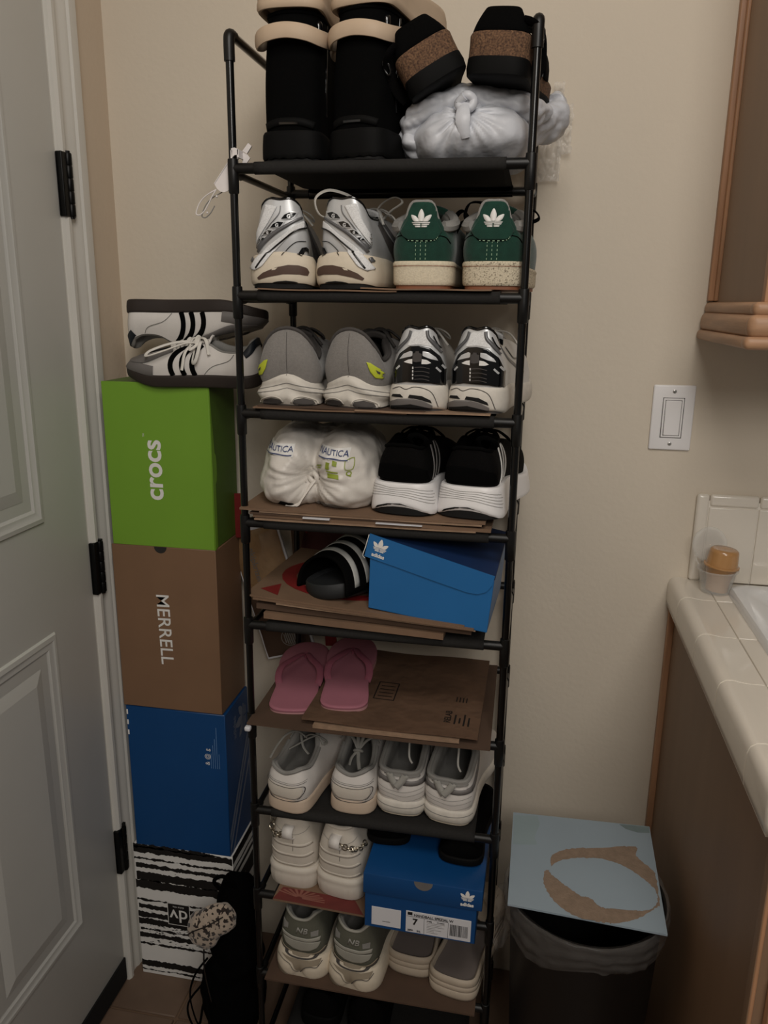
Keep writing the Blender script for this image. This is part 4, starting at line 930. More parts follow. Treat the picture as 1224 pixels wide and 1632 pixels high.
def asics(x, rz, lab, right):
    k = .00021; R = rimset(.98, 1.0, .93, .80, .78, xs=.95)
    s = Shoe('sneaker', lab, G, (x, .004, T_(3)+Z0+.003), rz, 1, L=.28, hw=.0435, H=.128, hs=.040, ht=.032, inset=.003, flare=.001, sb=.003, bulge=.003, sole=M['wsole'], upper=M['silver'], lining=M['black'], rim=R,
        outsole=M['greyd'], z0f=lambda x_, t: .005*(1-sm(t, 0, .1)), tongue=M['mesh'])
    D = lambda P: TT(P, 283, 676, k); h = s.heel
    h('heel_counter', poly_rows(D([(85, 485), (95, 380), (150, 260), (220, 205), (290, 200), (370, 215), (440, 275), (480, 370), (500, 490), (380, 470), (200, 462)]), 18), M['blackg'], .001, .0008)
    h('lens', poly_rows(D([(150, 300), (180, 260), (230, 238), (245, 240), (245, 275), (200, 285)]), 7, .002), M['silver'], .0024); h('lens', poly_rows(D([(318, 240), (360, 245), (410, 280), (425, 305), (380, 295), (318, 272)]), 7, .002), M['silver'], .0024)
    h('lens', poly_rows(D([(180, 318), (215, 300), (245, 295), (245, 330), (210, 325)]), 5, .002), M['white'], .0024); h('lens', poly_rows(D([(312, 295), (350, 300), (382, 322), (350, 330), (312, 330)]), 5, .002), M['white'], .0024)
    h('clip', poly_rows(D([(246, 255), (265, 252), (268, 240), (292, 240), (294, 253), (314, 256), (314, 310), (292, 316), (270, 318), (248, 312)]), 8, .002), M['greyd'], .0034, .001)
    for q in (350, 375, 400, 425): h('stitching', strip2d(D([(250, q), (250, q+16)]), .0018, 2), M['white'], .0028)
    for q in (355, 385, 415, 440): h('rib', strip2d(D([(262, q), (320, q-3), (370, q+8)]), .0012), M['greyd'], .0028)
    for a, b, c, d_ in ((128, 372, 156, 345), (412, 352, 445, 385), (448, 335, 472, 365)): h('slash', strip2d(D([(a, b), (c, d_)]), .0028, 3), M['silver'], .0026)
    h('collar_panel', poly_rows(D([(240, 100), (340, 95), (345, 150), (385, 205), (290, 190), (205, 200), (228, 150)]), 8), M['mesh'], .001)
    h('collar_band', strip2d(D([(345, 92), (355, 140), (400, 190), (455, 250)]), .005), M['silverd'], .0018, .0005); h('collar_band', strip2d(D([(228, 95), (210, 150), (150, 215), (110, 260)]), .004), M['silverd'], .0018, .0005)
    h('piping', strip2d(D([(385, 130), (420, 195), (470, 250)]), .0016), M['blackg'], .0024)
    h('sole_insert', poly_rows(D([(88, 575), (100, 555), (160, 552), (185, 575)]), 4), M['rubber'], .0008); h('sole_insert', poly_rows(D([(218, 575), (230, 553), (320, 560), (385, 590), (395, 612), (300, 585)]), 5), M['rubber'], .0008)
    h('groove', strip2d(D([(95, 520), (150, 500), (200, 516), (260, 498), (340, 508), (400, 545), (440, 640)]), .001), M['greyd'], .0006)
    h('tread', poly_rows(D([(75, 615), (130, 590), (260, 583), (340, 598), (400, 628), (398, 668), (80, 668)]), 8), M['greyb'], .001, .001); h('tread', poly_rows(D([(90, 640), (240, 620), (380, 645), (395, 672), (85, 672)]), 6), M['rubber'], .0024)
    s.pipe(-3.5, 3.5, .002, M['blackg'], 'collar_piping'); s.laces(M['lace'], 4, seed=5, bow=not right)
    if right:
        s.side('side_band', [(3.2, .95), (3.8, .7), (4.8, .45), (5.6, .2)], .006, M['silverd']); s.side('side_band', [(4.4, .9), (4.9, .6), (5.6, .5)], .003, M['blackg'])
        s.wire('lace_loop', [(.006, .10, .122), (.03, .10, .118), (.046, .10, .098), (.054, .10, .07), (.048, .10, .04), (.040, .11, .02)], .003, M['lace'])
    return s
asics(.285, 1, 'silver and black running shoe, left of its pair on the third shelf', False)
asics(.373, -9, 'silver and black running shoe with white lace loop hanging by the right post', True)

def blackrun(x, rz, mir, lab):
    k = .000237; R = rimset(.94, .94, .90, .90, .98, xs=.92); R[5:, 2] *= 1.08
    s = Shoe('sneaker', lab, G, (x, -.002, T_(4)+.0305), rz, 1, L=.29, hw=.050, H=.118, hs=.050, ht=.036, inset=.009, flare=.006, sb=.001, bulge=.004, sole=M['plate'], upper=M['blackk'], lining=M['black'], rim=R, hp=2.4,
        outsole=M['rubber'], z0f=lambda x_, t: .017*np.clip(1-(x_*x_), 0, 1)*(1-sm(t, 0, .12)), tongue=M['blackk'])
    for q in range(5): s.heel('sole_groove', strip2d([(-.052, .026+q*.0045), (-.035, .030+q*.0038), (-.012, .031+q*.0035-.002*q*.3), (.015, .029+q*.0036), (.036, .024+q*.0042), (.053, .018+q*.005)], .0006), M['greym'], .0005)
    D = lambda P: TT(P, 780, 605, k, 1)
    s.heel('tread', poly_rows([(-.048, .0), (-.036, .012), (-.015, .0185), (.005, .019), (.025, .014), (.046, .001)], 8), M['rubber'], .0012)
    s.heel('heel_overlay', poly_rows([(-.042, .055), (.043, .053), (.04, .072), (.015, .079), (-.015, .081), (-.037, .078)], 10), M['black'], .001, .0008)
    for q in range(3): s.side('stripe', [(3.5+q*.45, .9), (3.25+q*.45, .5), (3.05+q*.45, .05)], .0065, M['white'] if mir > 0 else M['greyb'])
    for q in range(3): s.side('stripe', [(14.5-q*.45, .9), (14.75-q*.45, .5), (14.95-q*.45, .05)], .0065, M['white'])
    s.laces(M['black'], 4, .0028, seed=4); s.pipe(-5, 5, .003, M['black'], 'collar_binding')
    s.wire('pull_loop', [(.012, .03, .108), (.010, .018, .122), (.022, .016, .127), (.036, .02, .120), (.034, .03, .108)], .0045, M['black'], .3)
    return s
blackrun(.261, -8, -1, 'black knit running shoe with thick white sole beside the plastic shoe bag')
blackrun(.3690, -9, 1, 'black knit running shoe with thick white sole and white side stripes by the right post')

# --- tier 7 ---
def white_a(x, y, rz, mir, lab, seed):
    R = RIM.copy(); R[:5] = [(0, .022, .88), (.4, .026, .94), (.68, .06, .98), (.80, .17, .90), (.76, .30, 1.08)]; R[5:8] = [(.60, .36, 1.30), (.46, .43, 1.28), (.34, .53, 1.08)]
    s = Shoe('sneaker', lab, G, (x, y, T_(7)+.0093), rz, mir, L=.272, hw=.0415, H=.087, hs=.026, ht=.026, inset=.003, flare=.001, sb=.001, bulge=.005, sole=M['peach'], upper=M['whitel'], lining=M['greym'], rim=R, hp=3, tongue=M['greym'], tup=.022)
    h = s.heel
    h('heel_panel', poly_rows([(-.034, .058), (-.01, .054), (.034, .056), (.0355, .047), (.031, .036), (.022, .030), (-.022, .030), (-.031, .037), (-.035, .047)], 12), M['whitek'], .001, .001)
    h('seam', strip2d([(-.037, .060), (-.015, .0545), (.012, .0535), (.034, .0565), (.037, .048), (.031, .036), (.026, .032)], .0011), M['greyd'], .0028); h('seam', strip2d([(-.037, .060), (-.037, .045), (-.031, .035), (-.026, .032)], .0011), M['greyd'], .0028)
    h('seam', strip2d([(-.04, .064), (-.015, .0585), (.015, .0575), (.04, .063)], .0008), M['greyd'], .0014); h('seam', strip2d([(-.04, .067), (-.015, .0615), (.015, .0605), (.04, .066)], .0007), M['greym'], .0012)
    h('sole_line', strip2d([(-.042, .0295), (-.02, .0250), (.02, .0250), (.042, .0295)], .0012), M['greyd'], .0010)
    s.pipe(-4, 4, .004, M['greym'], 'collar_padding'); s.laces(M['laceg'], 5, .0022, seed=seed)
    return s
a = white_a(.059, -.010, -12, 1, 'white leather sneaker with aged peach sole, leftmost on the seventh shelf', 1)
a.wire('lace_loop', [(.004, .085, .106), (-.014, .080, .118), (-.030, .066, .114), (-.040, .048, .098), (-.046, .034, .080)], .0028, M['laceg'])
a.wire('lace_loop', [(.0, .085, .106), (.016, .08, .118), (.034, .082, .116), (.044, .09, .104), (.034, .095, .094)], .0028, M['laceg'])
a.wire('lace_cross', [(-.020, .060, .090), (-.004, .070, .100), (.012, .085, .108), (.024, .10, .108)], .0026, M['laceg'])
a.wire('lace_cross', [(.020, .062, .088), (.006, .068, .096), (-.006, .082, .108), (-.016, .10, .110)], .0026, M['laceg'])
b_ = white_a(.179, .008, -1, -1, 'white leather sneaker with aged peach sole, second on the seventh shelf', 2)
for pts in ([(0, .064, .092), (-.012, .075, .108), (-.026, .085, .112)], [(0, .064, .092), (.014, .075, .108), (.030, .082, .114)], [(0, .064, .092), (-.004, .08, .112), (-.003, .10, .124)], [(0, .064, .092), (.006, .08, .112), (.008, .10, .122)],
    [(0, .064, .092), (-.010, .054, .082), (-.013, .046, .070)], [(0, .064, .092), (.003, .05, .080), (.007, .042, .066)]): b_.wire('lace_strand', pts, .0034, M['laceg'], .6)
b_.wire('lace_knot', [(-.007, .062, .092), (0, .058, .096), (.007, .062, .092), (0, .066, .088), (-.007, .062, .092)], .0034, M['laceg'], .8)

def white_b(x, y, rz, mir, lab):
    R = RIM.copy(); R[:5] = [(0, .018, .88), (.5, .02, .88), (.80, .05, .92), (.84, .16, 1.0), (.80, .30, 1.12)]; R[5:8] = [(.62, .35, 1.22), (.46, .43, 1.2), (.34, .53, 1.0)]
    s = Shoe('sneaker', lab, G, (x, y, T_(7)+.0093), rz, mir, L=.275, hw=.0445, H=.100, hs=.030, ht=.026, inset=.004, flare=-.001, sb=.003, bulge=.006, sole=M['wsole'], upper=M['whitel'], lining=M['greym'], rim=R, hp=3, tongue=M['whitel'], outsole=M['cream'],
        z0f=lambda x_, t: .004+t*0)
    h = s.heel
    h('heel_band', strip2d([(-.044, .078), (-.02, .0715), (.02, .0695), (.044, .073)], .009), M['greyb'], .001, .0006); s.side('side_band', [(1.5, .72), (2.5, .70), (3.6, .75), (4.4, .9)], (.009, .012), M['greyb']); s.side('side_band', [(16.5, .72), (15.5, .70), (14.4, .75), (13.6, .9)], (.009, .012), M['greyb'])
    h('collar_pad', poly_rows([(-.030, .098), (.032, .096), (.036, .083), (.010, .080), (-.012, .082), (-.034, .086)], 8), M['greym'], .0026, .001)
    h('strap', strip2d([(-.020, .094), (-.014, .078), (-.003, .063)], .012), M['laceg'], .0045, .0014); h('strap', strip2d([(.016, .094), (.008, .078), (-.004, .0625)], .012), M['laceg'], .0062, .0014)
    for q in (-.0255, .022): h('eyelet', poly_rows([(q+.0018*cos(t), .084+.0018*sin(t)) for t in np.linspace(0, 6.28, 9)[:-1]], 4, .001), M['greyd'], .003)
    for q, zz in enumerate((.054, .045, .034)): h('seam', strip2d([(-.042, zz+.004), (-.018, zz-.001+.002*q), (.006, zz-.003), (.024, zz+.001), (.042, zz+.006)], .0007), M['greym'], .0009)
    h('sole_line', strip2d([(-.045, .024), (0, .020), (.045, .024)], .0012), M['greym'], .0008)
    s.pipe(-4, 4, .0045, M['greym'], 'collar_padding'); s.laces(M['lace'], 4, .002, bow=False)
    s.wire('lace_end', [(-.01, .12, .11), (0, .09, .105), (.006, .06, .088), (.014, .05, .08)], .0018, M['lace'])
    return s
white_b(.266, .018, -3, -1, 'white sneaker with grey crossed heel straps, third on the seventh shelf')
white_b(.352, .010, -8, 1, 'white sneaker with grey crossed heel straps, rightmost on the seventh shelf')

# --- tier 8 chunky ---
def chain(s, pts, r=.0042):
    P = cr(pts, 8); n = len(P)
    d = 0; out = [P[0]]
    for i in range(1, n):
        d += (P[i]-P[i-1]).length
        if d > .0058: out.append(P[i]); d = 0
    for i, p in enumerate(out):
        q = out[min(i+1, len(out)-1)]-out[max(i-1, 0)]; q.normalize(); u = q.orthogonal().normalized(); v = q.cross(u)
        a, b = (u, v) if i % 2 else (v, u)
        L_ = [p+q*.0055*cos(t)+a*r*sin(t) for t in np.linspace(0, 2*pi, 13)[:-1]]
        MB().tube(L_, .0012, 6, True, up=b).build('chain_link', M['chain'], s.root, True)
def chunky(x, y, rz, mir, lab):
    R = RIM.copy(); R[:5] = [(0, .025, .97), (.36, .03, .985), (.56, .06, 1.0), (.62, .15, .94), (.6, .26, .95)]; R[5:8] = [(.5, .38, 1.05), (.42, .48, 1.0), (.34, .56, .82)]
    s = Shoe('sneaker', lab, G, (x, y, T_(8)+.0125), rz, mir, L=.285, hw=.047, H=.152, hs=.045, ht=.04, inset=.004, flare=.000, sb=.004, bulge=.006, sole=M['whitek'], upper=M['whitek'], lining=M['whitek'], rim=R, hp=1.7, N=120,
        of=lambda x_, t, v: -.0022*(np.cos(x_*26)*(np.abs(x_) > .45)*.5+.5)*(v < .75)*(v > .05)+.0012*(v > .8))
    h = s.heel
    for zz, a, b in ((.051, .058, .010), (.074, .058, .012), (.096, .056, .010)):
        h('moulded_fold', strip2d([(-a, zz+b), (-a*.5, zz), (0, zz-.0015), (a*.5, zz), (a, zz+b)], .006), M['whitek'], .0008, .0003)
    m = mir
    h('back_seam', strip2d([(.006, .082), (.006, .112)], .001), M['greyd'], .0008)
    h('collar_seam', strip2d([(-.03, .126), (-.01, .118), (.008, .116), (.028, .124), (.036, .135)], .0008), M['greym'], .0008)
    # pull loop, a folded strap standing off the heel
    y0 = .002; L_ = [(0, y0+.012, .131), (0, y0-.004, .132), (0, y0-.012, .125), (0, y0-.010, .114), (0, y0+.002, .109), (0, y0+.012, .110)]
    P = cr(L_, 5); V = []; F = []
    for p in P: V += [(-.011+p.x, p.y, p.z), (.009+p.x, p.y, p.z)]
    F = [(2*i, 2*i+1, 2*i+3, 2*i+2) for i in range(len(P)-1)]; o = mk('pull_loop', V, F, M['whitel'], s.root, True); md = o.modifiers.new('s', 'SOLIDIFY'); md.thickness = .002
    s.pipe(-4, 4, .004, M['whitek'], 'collar_padding'); s.laces(M['lace'], 3, bow=False)
    return s
c1 = chunky(.062, .012, -4, 1, 'chunky off-white sneaker with a chain at its left, leftmost on the eighth shelf')
chain(c1, [(-.012, -.004, .120), (-.020, -.004, .114), (-.031, .002, .112), (-.040, .012, .120), (-.041, .026, .133), (-.036, .04, .146)], .0052)
c2 = chunky(.155, .002, -9, -1, 'chunky off-white sneaker with a chain at its right, next to the blue labelled box')
chain(c2, [(.012, -.003, .120), (.020, -.003, .116), (.031, .004, .112), (.040, .018, .108), (.044, .036, .108)], .0050)

# --- tier 9 ---
def nbshoe(x, y, rz, mir, lab):
    R = RIM.copy(); R[:5] = [(0, .022, .90), (.3, .026, .92), (.56, .05, 1.0), (.68, .15, .93), (.66, .28, .95)]; R[5:8] = [(.5, .40, 1.08), (.4, .48, 1.05), (.32, .56, .88)]
    s = Shoe('sneaker', lab, G, (x, y, T_(9)+.0105), rz, mir, L=.285, hw=.051, H=.138, hs=.048, ht=.034, inset=.008, flare=.002, sb=.004, bulge=.005, sole=M['cream'], upper=M['nbg'], lining=M['greym'], rim=R, hp=1.9, N=96,
        z0f=lambda x_, t: .016*np.exp(-(x_/.16)**2)*(1-sm(t, 0, .12)), of=lambda x_, t, v: .004*np.sin(np.clip(np.abs(x_), 0, 1)*pi)*(1-sm(v, .4, .95))*(1-sm(t, 0, .2)))
    h = s.heel
    h('heel_cap', poly_rows([(-.036, .083), (-.03, .066), (-.015, .057), (.0, .054), (.018, .057), (.032, .066), (.038, .08), (.01, .078), (-.015, .079)], 10), M['nbl'], .001, .001)
    h('heel_band', poly_rows([(-.038, .094), (-.015, .0875), (.015, .0865), (.038, .092), (.037, .083), (.012, .0785), (-.013, .0795), (-.037, .085)], 6), M['nbl'], .0015, .001)
    h('collar_side', poly_rows([(-.036, .116), (-.024, .112), (-.025, .100), (-.035, .098)], 5), M['greym'], .0012); h('collar_side', poly_rows([(.020, .102), (.034, .105), (.034, .092), (.021, .091)], 5), M['greym'], .0012)
    for zz, w_, m in ((.052, .003, M['nbt']), (.047, .0025, M['greyd'])): h('sole_band', strip2d([(-.042, zz+.012), (-.03, zz+.002), (-.012, zz-.003), (.014, zz-.003), (.032, zz+.002), (.044, zz+.012)], w_), m, .002, .0008)
    h('sole_wedge', poly_rows([(-.038, .044), (-.026, .037), (-.014, .033), (-.006, .018), (.0, .016), (.006, .018), (.014, .028), (.026, .032), (.037, .034), (.041, .046), (.02, .041), (-.02, .041)], 12), M['nbt'], .0022)
    h('groove', strip2d([(-.045, .040), (-.03, .034), (-.018, .030), (-.010, .019), (-.003, .016), (.004, .017), (.010, .027), (.022, .031), (.034, .031), (.042, .042)], .0012), M['greyd'], .0032)
    h('tread_tip', poly_rows([(-.046*1, .018), (-.03, .008), (-.020, .0), (-.046, .0)], 6), M['nbt'], .001)
    V, F = text2d('NB', .017, .0004, .3); h('emblem', ([(a+.002, b+.101) for a, b in V], F), M['laceg'], .0016, .0006)
    s.pipe(-4, 4, .0028, M['nbl'], 'collar_binding'); s.laces(M['laceg'], 3, bow=False)
    return s
nbshoe(.083, -.004, -3, 1, 'grey green sneaker with split cream sole, leftmost on the ninth shelf')
nbshoe(.186, -.012, -7, -1, 'grey green sneaker with split cream sole, next to the grey clogs')

def clog(x, y, rz, mir, lab, z=None, rot=(0, 0), m1=None, m2=None, back=False):
    m1 = m1 or M['croc']; m2 = m2 or M['crocin']; L = .27; hw = .048; r = tag(empty('clog', (x, y, T_(9)+.0105 if z is None else z), (rad(rot[0]), rad(rot[1]), rad(rz))), lab, 'clog', G)
    B = BASE*np.array([hw*1.0, L]); 
    if mir < 0: B = np.concatenate([B[:1], B[1:][::-1]])*np.array([-1, 1])
    u = np.linspace(0, 18, 73)[:-1]; b = ctab(B, u); t = ctab(B, u+.02)-ctab(B, u-.02); t /= np.linalg.norm(t, axis=1, keepdims=True); n = np.column_stack([t[:, 1], -t[:, 0]])
    rings = []; N = 72
    tt = b[:, 1]/L; rise = .012*sm(tt, .3, .6)
    prof = [(-.004, 0), (-.001, .0015), (0, .006), (.0005, .018), (-.0012, .0195), (.0002, .0212), (.0002, .029), (-.0014, .0305), (0, .032), (-.0005, .040), (-.002, .0435), (-.005, .045), (-.0075, .043), (-.009, .034)]
    if back: prof = [(-.004, 0), (-.001, .0015), (.0005, .008), (.001, .020), (.0006, .032), (.0018, .036), (.002, .042), (.0, .0455), (-.003, .0455), (-.007, .043), (-.009, .034)]
    for o, z in prof: rings.append(np.column_stack([b+n*o, z+(rise if z > .01 else 0)+.012*sm(tt, .75, 1)*(z < .01)]))
    V = np.concatenate(rings); F = [(i*N+j, i*N+(j+1) % N, (i+1)*N+(j+1) % N, (i+1)*N+j) for i in range(len(rings)-1) for j in range(N)]
    for j in range(N//2): F.append(tuple(dict.fromkeys((j, (N-j) % N, (N-j-1) % N, j+1))))
    mk('sole', V, F, m1, r, True, 60)
    c = b-n*.0085; K = 6; V = []; F = []
    for i in range(K+1): V += [(p[0]*(1-i/K*.96), p[1]+(L*.5-p[1])*i/K*.96, .036+.010*sm(tt[q], .3, .6)-.003*i/K) for q, p in enumerate(c)]
    F = [(i*N+j, i*N+(j+1) % N, (i+1)*N+(j+1) % N, (i+1)*N+j) for i in range(K) for j in range(N)]+[tuple(K*N+j for j in range(N))]
    mk('footbed', V, F, m2, r, True)
    # closed front
    def f(a, c_):
        yy = L*(.42+.58*c_); uu = None
        half = np.interp(yy/L, [.35, .5, .68, .82, .93, 1.0], [.95, 1.0, 1.16, 1.08, .75, .08])*hw*.97
        h_ = np.interp(c_, [0, .15, .5, .8, 1], [.050, .056, .045, .028, .002]); an = pi*a
        return (-cos(an)*half, yy, .047+h_*sin(an)**.75)
    o = grid('front_cover', f, 20, 14, m1, r, thick=.004)
    # heel strap swung forward with its rivet
    for sg in (-1, 1):
        bb = MB(); bb.lathe([(.0105, 0), (.0105, .003), (.008, .005), (.0, .005)], n=18, caps=False); v = bb.build('strap_rivet', m1, r, True, 50); v.location = (sg*hw*.99, L*.36, .058); v.rotation_euler = (0, sg*pi/2, 0)
        bb = MB(); bb.lathe([(.006, .0), (.006, .0015), (0, .0016)], n=14, caps=False); v2 = bb.build('rivet_dot', M['blackr'], v, True, 50); v2.location = (0, 0, .005)
    S = [(-hw*1.02, L*.36, .058), (-hw*.98, L*.44, .085), (-hw*.6, L*.55, .112), (0, L*.58, .118), (hw*.6, L*.55, .112), (hw*.98, L*.44, .085), (hw*1.02, L*.36, .058)]
    if back: S = [(-hw*1.03, L*.34, .058), (-hw*1.08, L*.2, .076), (-hw*1.0, L*.05, .084), (-hw*.6, -L*.028, .081), (0, -L*.045, .078), (hw*.6, -L*.028, .081), (hw*1.0, L*.05, .084), (hw*1.08, L*.2, .076), (hw*1.03, L*.34, .058)]
    MB().tube(cr(S, 6), .011 if back else .006, 10, False, .3, up=(1, 0, 0) if back else (0, 1, 0)).build('heel_strap', m1, r, True)
    return r
clog(.288, .035, -6, 1, 'stone grey slip-on clog partly behind the blue box, left of its pair')
clog(.372, .000, -12, -1, 'stone grey slip-on clog at the front right of the ninth shelf')

# --- tier 10: dark shoes just in frame
for i, x in enumerate((.10, .20)):
    Shoe('sneaker', ('black low shoe on the bottom shelf, left one', 'black low shoe on the bottom shelf, right one')[i], G, (x, .05, T_(10)+.0093), -4, 1, L=.27, hw=.042, H=.09, hs=.03, sole=M['blackr'], upper=M['blackk'], lining=M['black'])

# --- black low shoes lying on top of the tier 8 box
for i, (x, y) in enumerate(((.238, .02), (.372, -.008))):
    R = RIM.copy(); R[:, 2] *= np.array([.9, .9, .85, .8, .8, .8, .8, .8, .8, .8])
    Shoe('slipper', ('black low slipper on the labelled blue box, left one', 'black low slipper on the labelled blue box, right one')[i], G, (x+.008, y+.004, T_(8)+.0105+.1135), (4, -4)[i], 1, L=.235, hw=.040, H=.052, hs=.014, ht=.012, sole=M['blackr'], upper=M['black'], lining=M['black'], rim=R, tongue=False)
# --- three-stripe white sneakers on the green box, one turned over on the other
def samba(lab, loc, rot, mir, flip):
    R = RIM.copy(); R[:5] = [(0, .02, 1.0), (.36, .024, .97), (.60, .06, .84), (.64, .14, .74), (.6, .25, .76)]; R[5:8] = [(.46, .35, .90), (.38, .44, .86), (.30, .53, .78)]
    s = Shoe('sneaker', lab, 'white three-stripe sneakers on the green box', loc, rot[2], mir, L=.268, hw=.041, H=.084, hs=.024, ht=.022, inset=.003, sb=.001, bulge=.003, sole=M['soled'], upper=M['whitel'], lining=M['greym'], rim=R, rot=(rot[0], rot[1]), tongue=M['whitel'])
    for sd in (1, -1):
        U = (lambda u: u) if sd > 0 else (lambda u: 18-u)
        for q in range(3): s.side('stripe', [(U(5.2+q*.42-.0), .96), (U(4.9+q*.42), .5), (U(4.6+q*.42), .05)], .0095, M['black'], .0012)
        s.side('heel_tab', [(U(0), .9), (U(1), .9), (U(1.7), .86), (U(2.2), .82)], .014, M['navyd'], .0012)
        s.side('toe_suede', [(U(6.35), .75), (U(6.9), .45), (U(7.8), .42), (U(9), .42)], (.012, .030), M['greyb'], .0012); s.side('toe_suede', [(U(6.2), .12), (U(7), .16), (U(8), .16), (U(9), .16)], .020, M['greyb'], .0010)
        s.side('seam', [(U(3.1), .95), (U(3.3), .7), (U(3.9), .45), (U(4.2), .1)], .0008, M['greym'], .0012)
    s.laces(M['lace'], 5, .0032, seed=9, bow=not flip)
    return s
M['soled'] = mat('dark_gum_sole', (46, 38, 34), .6); M['navyd'] = mat('navy_heel_leather', (26, 32, 40), .5)
zt = 1.3755
lo = samba('white sneaker with three black stripes, lying upright on the green box', (-.036, .213, zt+.0005), (0, -10, 89), 1, False)
lo.wire('lace_loop', [(-.012, .11, .075), (-.030, .13, .080), (-.050, .165, .070), (-.052, .20, .060), (-.036, .20, .066), (-.022, .16, .078), (-.01, .12, .08)], .0034, M['lace'])
lo.wire('lace_end', [(-.012, .12, .078), (-.038, .13, .066), (-.052, .135, .035)], .0034, M['lace'])
lo.wire('lace_loop', [(-.012, .11, .076), (-.036, .10, .082), (-.052, .105, .055), (-.046, .115, .05), (-.02, .115, .078)], .0034, M['lace'])
hi = samba('white sneaker with three black stripes, turned over on top of its pair', (-.302, .235, zt+.145), (0, 171, -88), 1, True)
from mathutils import noise
# ---------------- top shelf ----------------
def boot(x, y, rz, lab, mir):
    R = np.array([(0, .045, 1.0), (.42, .06, 1.0), (.78, .11, 1.0), (.88, .20, 1.0), (.82, .30, 1.0), (.62, .37, 1.0), (.42, .41, 1.0), (.26, .43, 1.0), (.12, .44, 1.0), (0, .44, 1.0)])
    s = Shoe('boot', lab, 'black boots on the top shelf', (x, y, T_(1)+.0092), rz, mir, L=.285, hw=.046, H=.200, hs=.042, ht=.034, inset=.0055, flare=.0015, sb=.001, bulge=.002, sole=M['blackr'], upper=M['black'], lining=M['black'], rim=R, tongue=False, hp=2.2, N=96, cat='boot', outsole=M['rubber'],
        z0f=lambda x_, t: .003+.002*(np.sin(x_*22) > .2))
    s.heel('heel_band', strip2d([(-.036, .049), (-.015, .054), (.015, .054), (.036, .049)], .010), M['blackr'], .0012, .001)
    s.heel('heel_shine_strip', strip2d([(-.014, .052), (.014, .0515)], .003), M['blackg'], .003)
    s.side('zip', [(3.6, .99), (3.5, .7), (3.4, .45), (3.5, .2)], .006, M['blackg']); s.side('zip', [(14.4, .99), (14.5, .7), (14.6, .45), (14.5, .2)], .006, M['blackg'])
    s.wire('pull_tab', [(.034*mir, .04, .196), (.040*mir, .034, .19), (.041*mir, .034, .176), (.036*mir, .038, .165)], .004, M['blackg'], .35)
    s.pipe(0, 18, .003, M['black'], 'collar_binding')
    return s
boot(.086, .000, -1, 'tall black ankle boot, left of the pair on the top shelf', 1); b2 = boot(.181, -.002, -17, 'tall black ankle boot with silver zip pull, right of the pair on the top shelf', 1)
b2.heel('zip_pull', poly_rows([(.024, .168), (.032, .168), (.032, .171), (.024, .171)], 3), M['screw'], .004, .001)
clog(.086, .002, 2, 1, 'tan clog with heel strap turned over on the left black boot', T_(1)+.2575, (0, 180), M['tan'], M['tan'], True)
clog(.186, .006, -14, 1, 'tan clog with heel strap turned over on the right black boot', T_(1)+.2575, (0, 180), M['tan'], M['tan'], True)

# ---------------- plastic bags ----------------
def blob(name, ells, c, m, parent, amp=.003, knot=None, pinch=.02, floor=None, nu=240, nv=130, pa=.0075, fr=22, seed=0, k=10, y_min=None, group=None):
    C_ = Vector(c); V = []; F = []
    for j in range(nv+1):
        la = -pi/2+pi*j/nv
        for i in range(nu):
            lo = 2*pi*i/nu; d = Vector((cos(la)*cos(lo), cos(la)*sin(lo), sin(la))); rs = []
            for (e, q) in ells:
                o = C_-Vector(e); a = sum((d[n]/q[n])**2 for n in range(3)); b = 2*sum(o[n]*d[n]/q[n]**2 for n in range(3)); cc = sum((o[n]/q[n])**2 for n in range(3))-1; D = b*b-4*a*cc
                rs.append((-b+math.sqrt(D))/(2*a) if D > 0 else 0.0)
            mx = max(rs); r = mx+math.log(sum(math.exp((v-mx)*k*15) for v in rs))/(k*15)*.6
            p = C_+d*r
            nz = noise.noise(p*fr+Vector((seed, 0, 0)))+.5*noise.noise(p*fr*2.3+Vector((0, seed, 0)))+.8*abs(noise.noise(Vector((p.x*fr*.6, p.y*fr*.3, p.z*fr*.9))+Vector((seed, seed, 3))))
            r += amp*nz
            if knot:
                kx, kz = knot; dx, dz = p.x-kx, p.z-kz; dist = math.hypot(dx, dz)
                if p.y < C_.y:
                    an = math.atan2(dz, dx); r -= pinch*math.exp(-(dist/.022)**2)
                    r += pa*math.exp(-(dist/.055)**2)*min(1, dist/.014)*(.5*abs(sin(an*5+sin(an*2)*1.5+dist*20))+.35*abs(sin(an*11+1+2*noise.noise(p*14)))+.15*sin(an*25)-.5)
            p = C_+d*r
            if floor is not None and p.z < floor: p.z = floor-(p.z-floor)*-.03
            if y_min is not None: p.y = max(p.y, y_min+(p.y-y_min)*.25)
            V.append(p)
    for j in range(nv):
        for i in range(nu): F.append((j*nu+i, j*nu+(i+1) % nu, (j+1)*nu+(i+1) % nu, (j+1)*nu+i))
    return mk(name, V, F, m, parent, True)
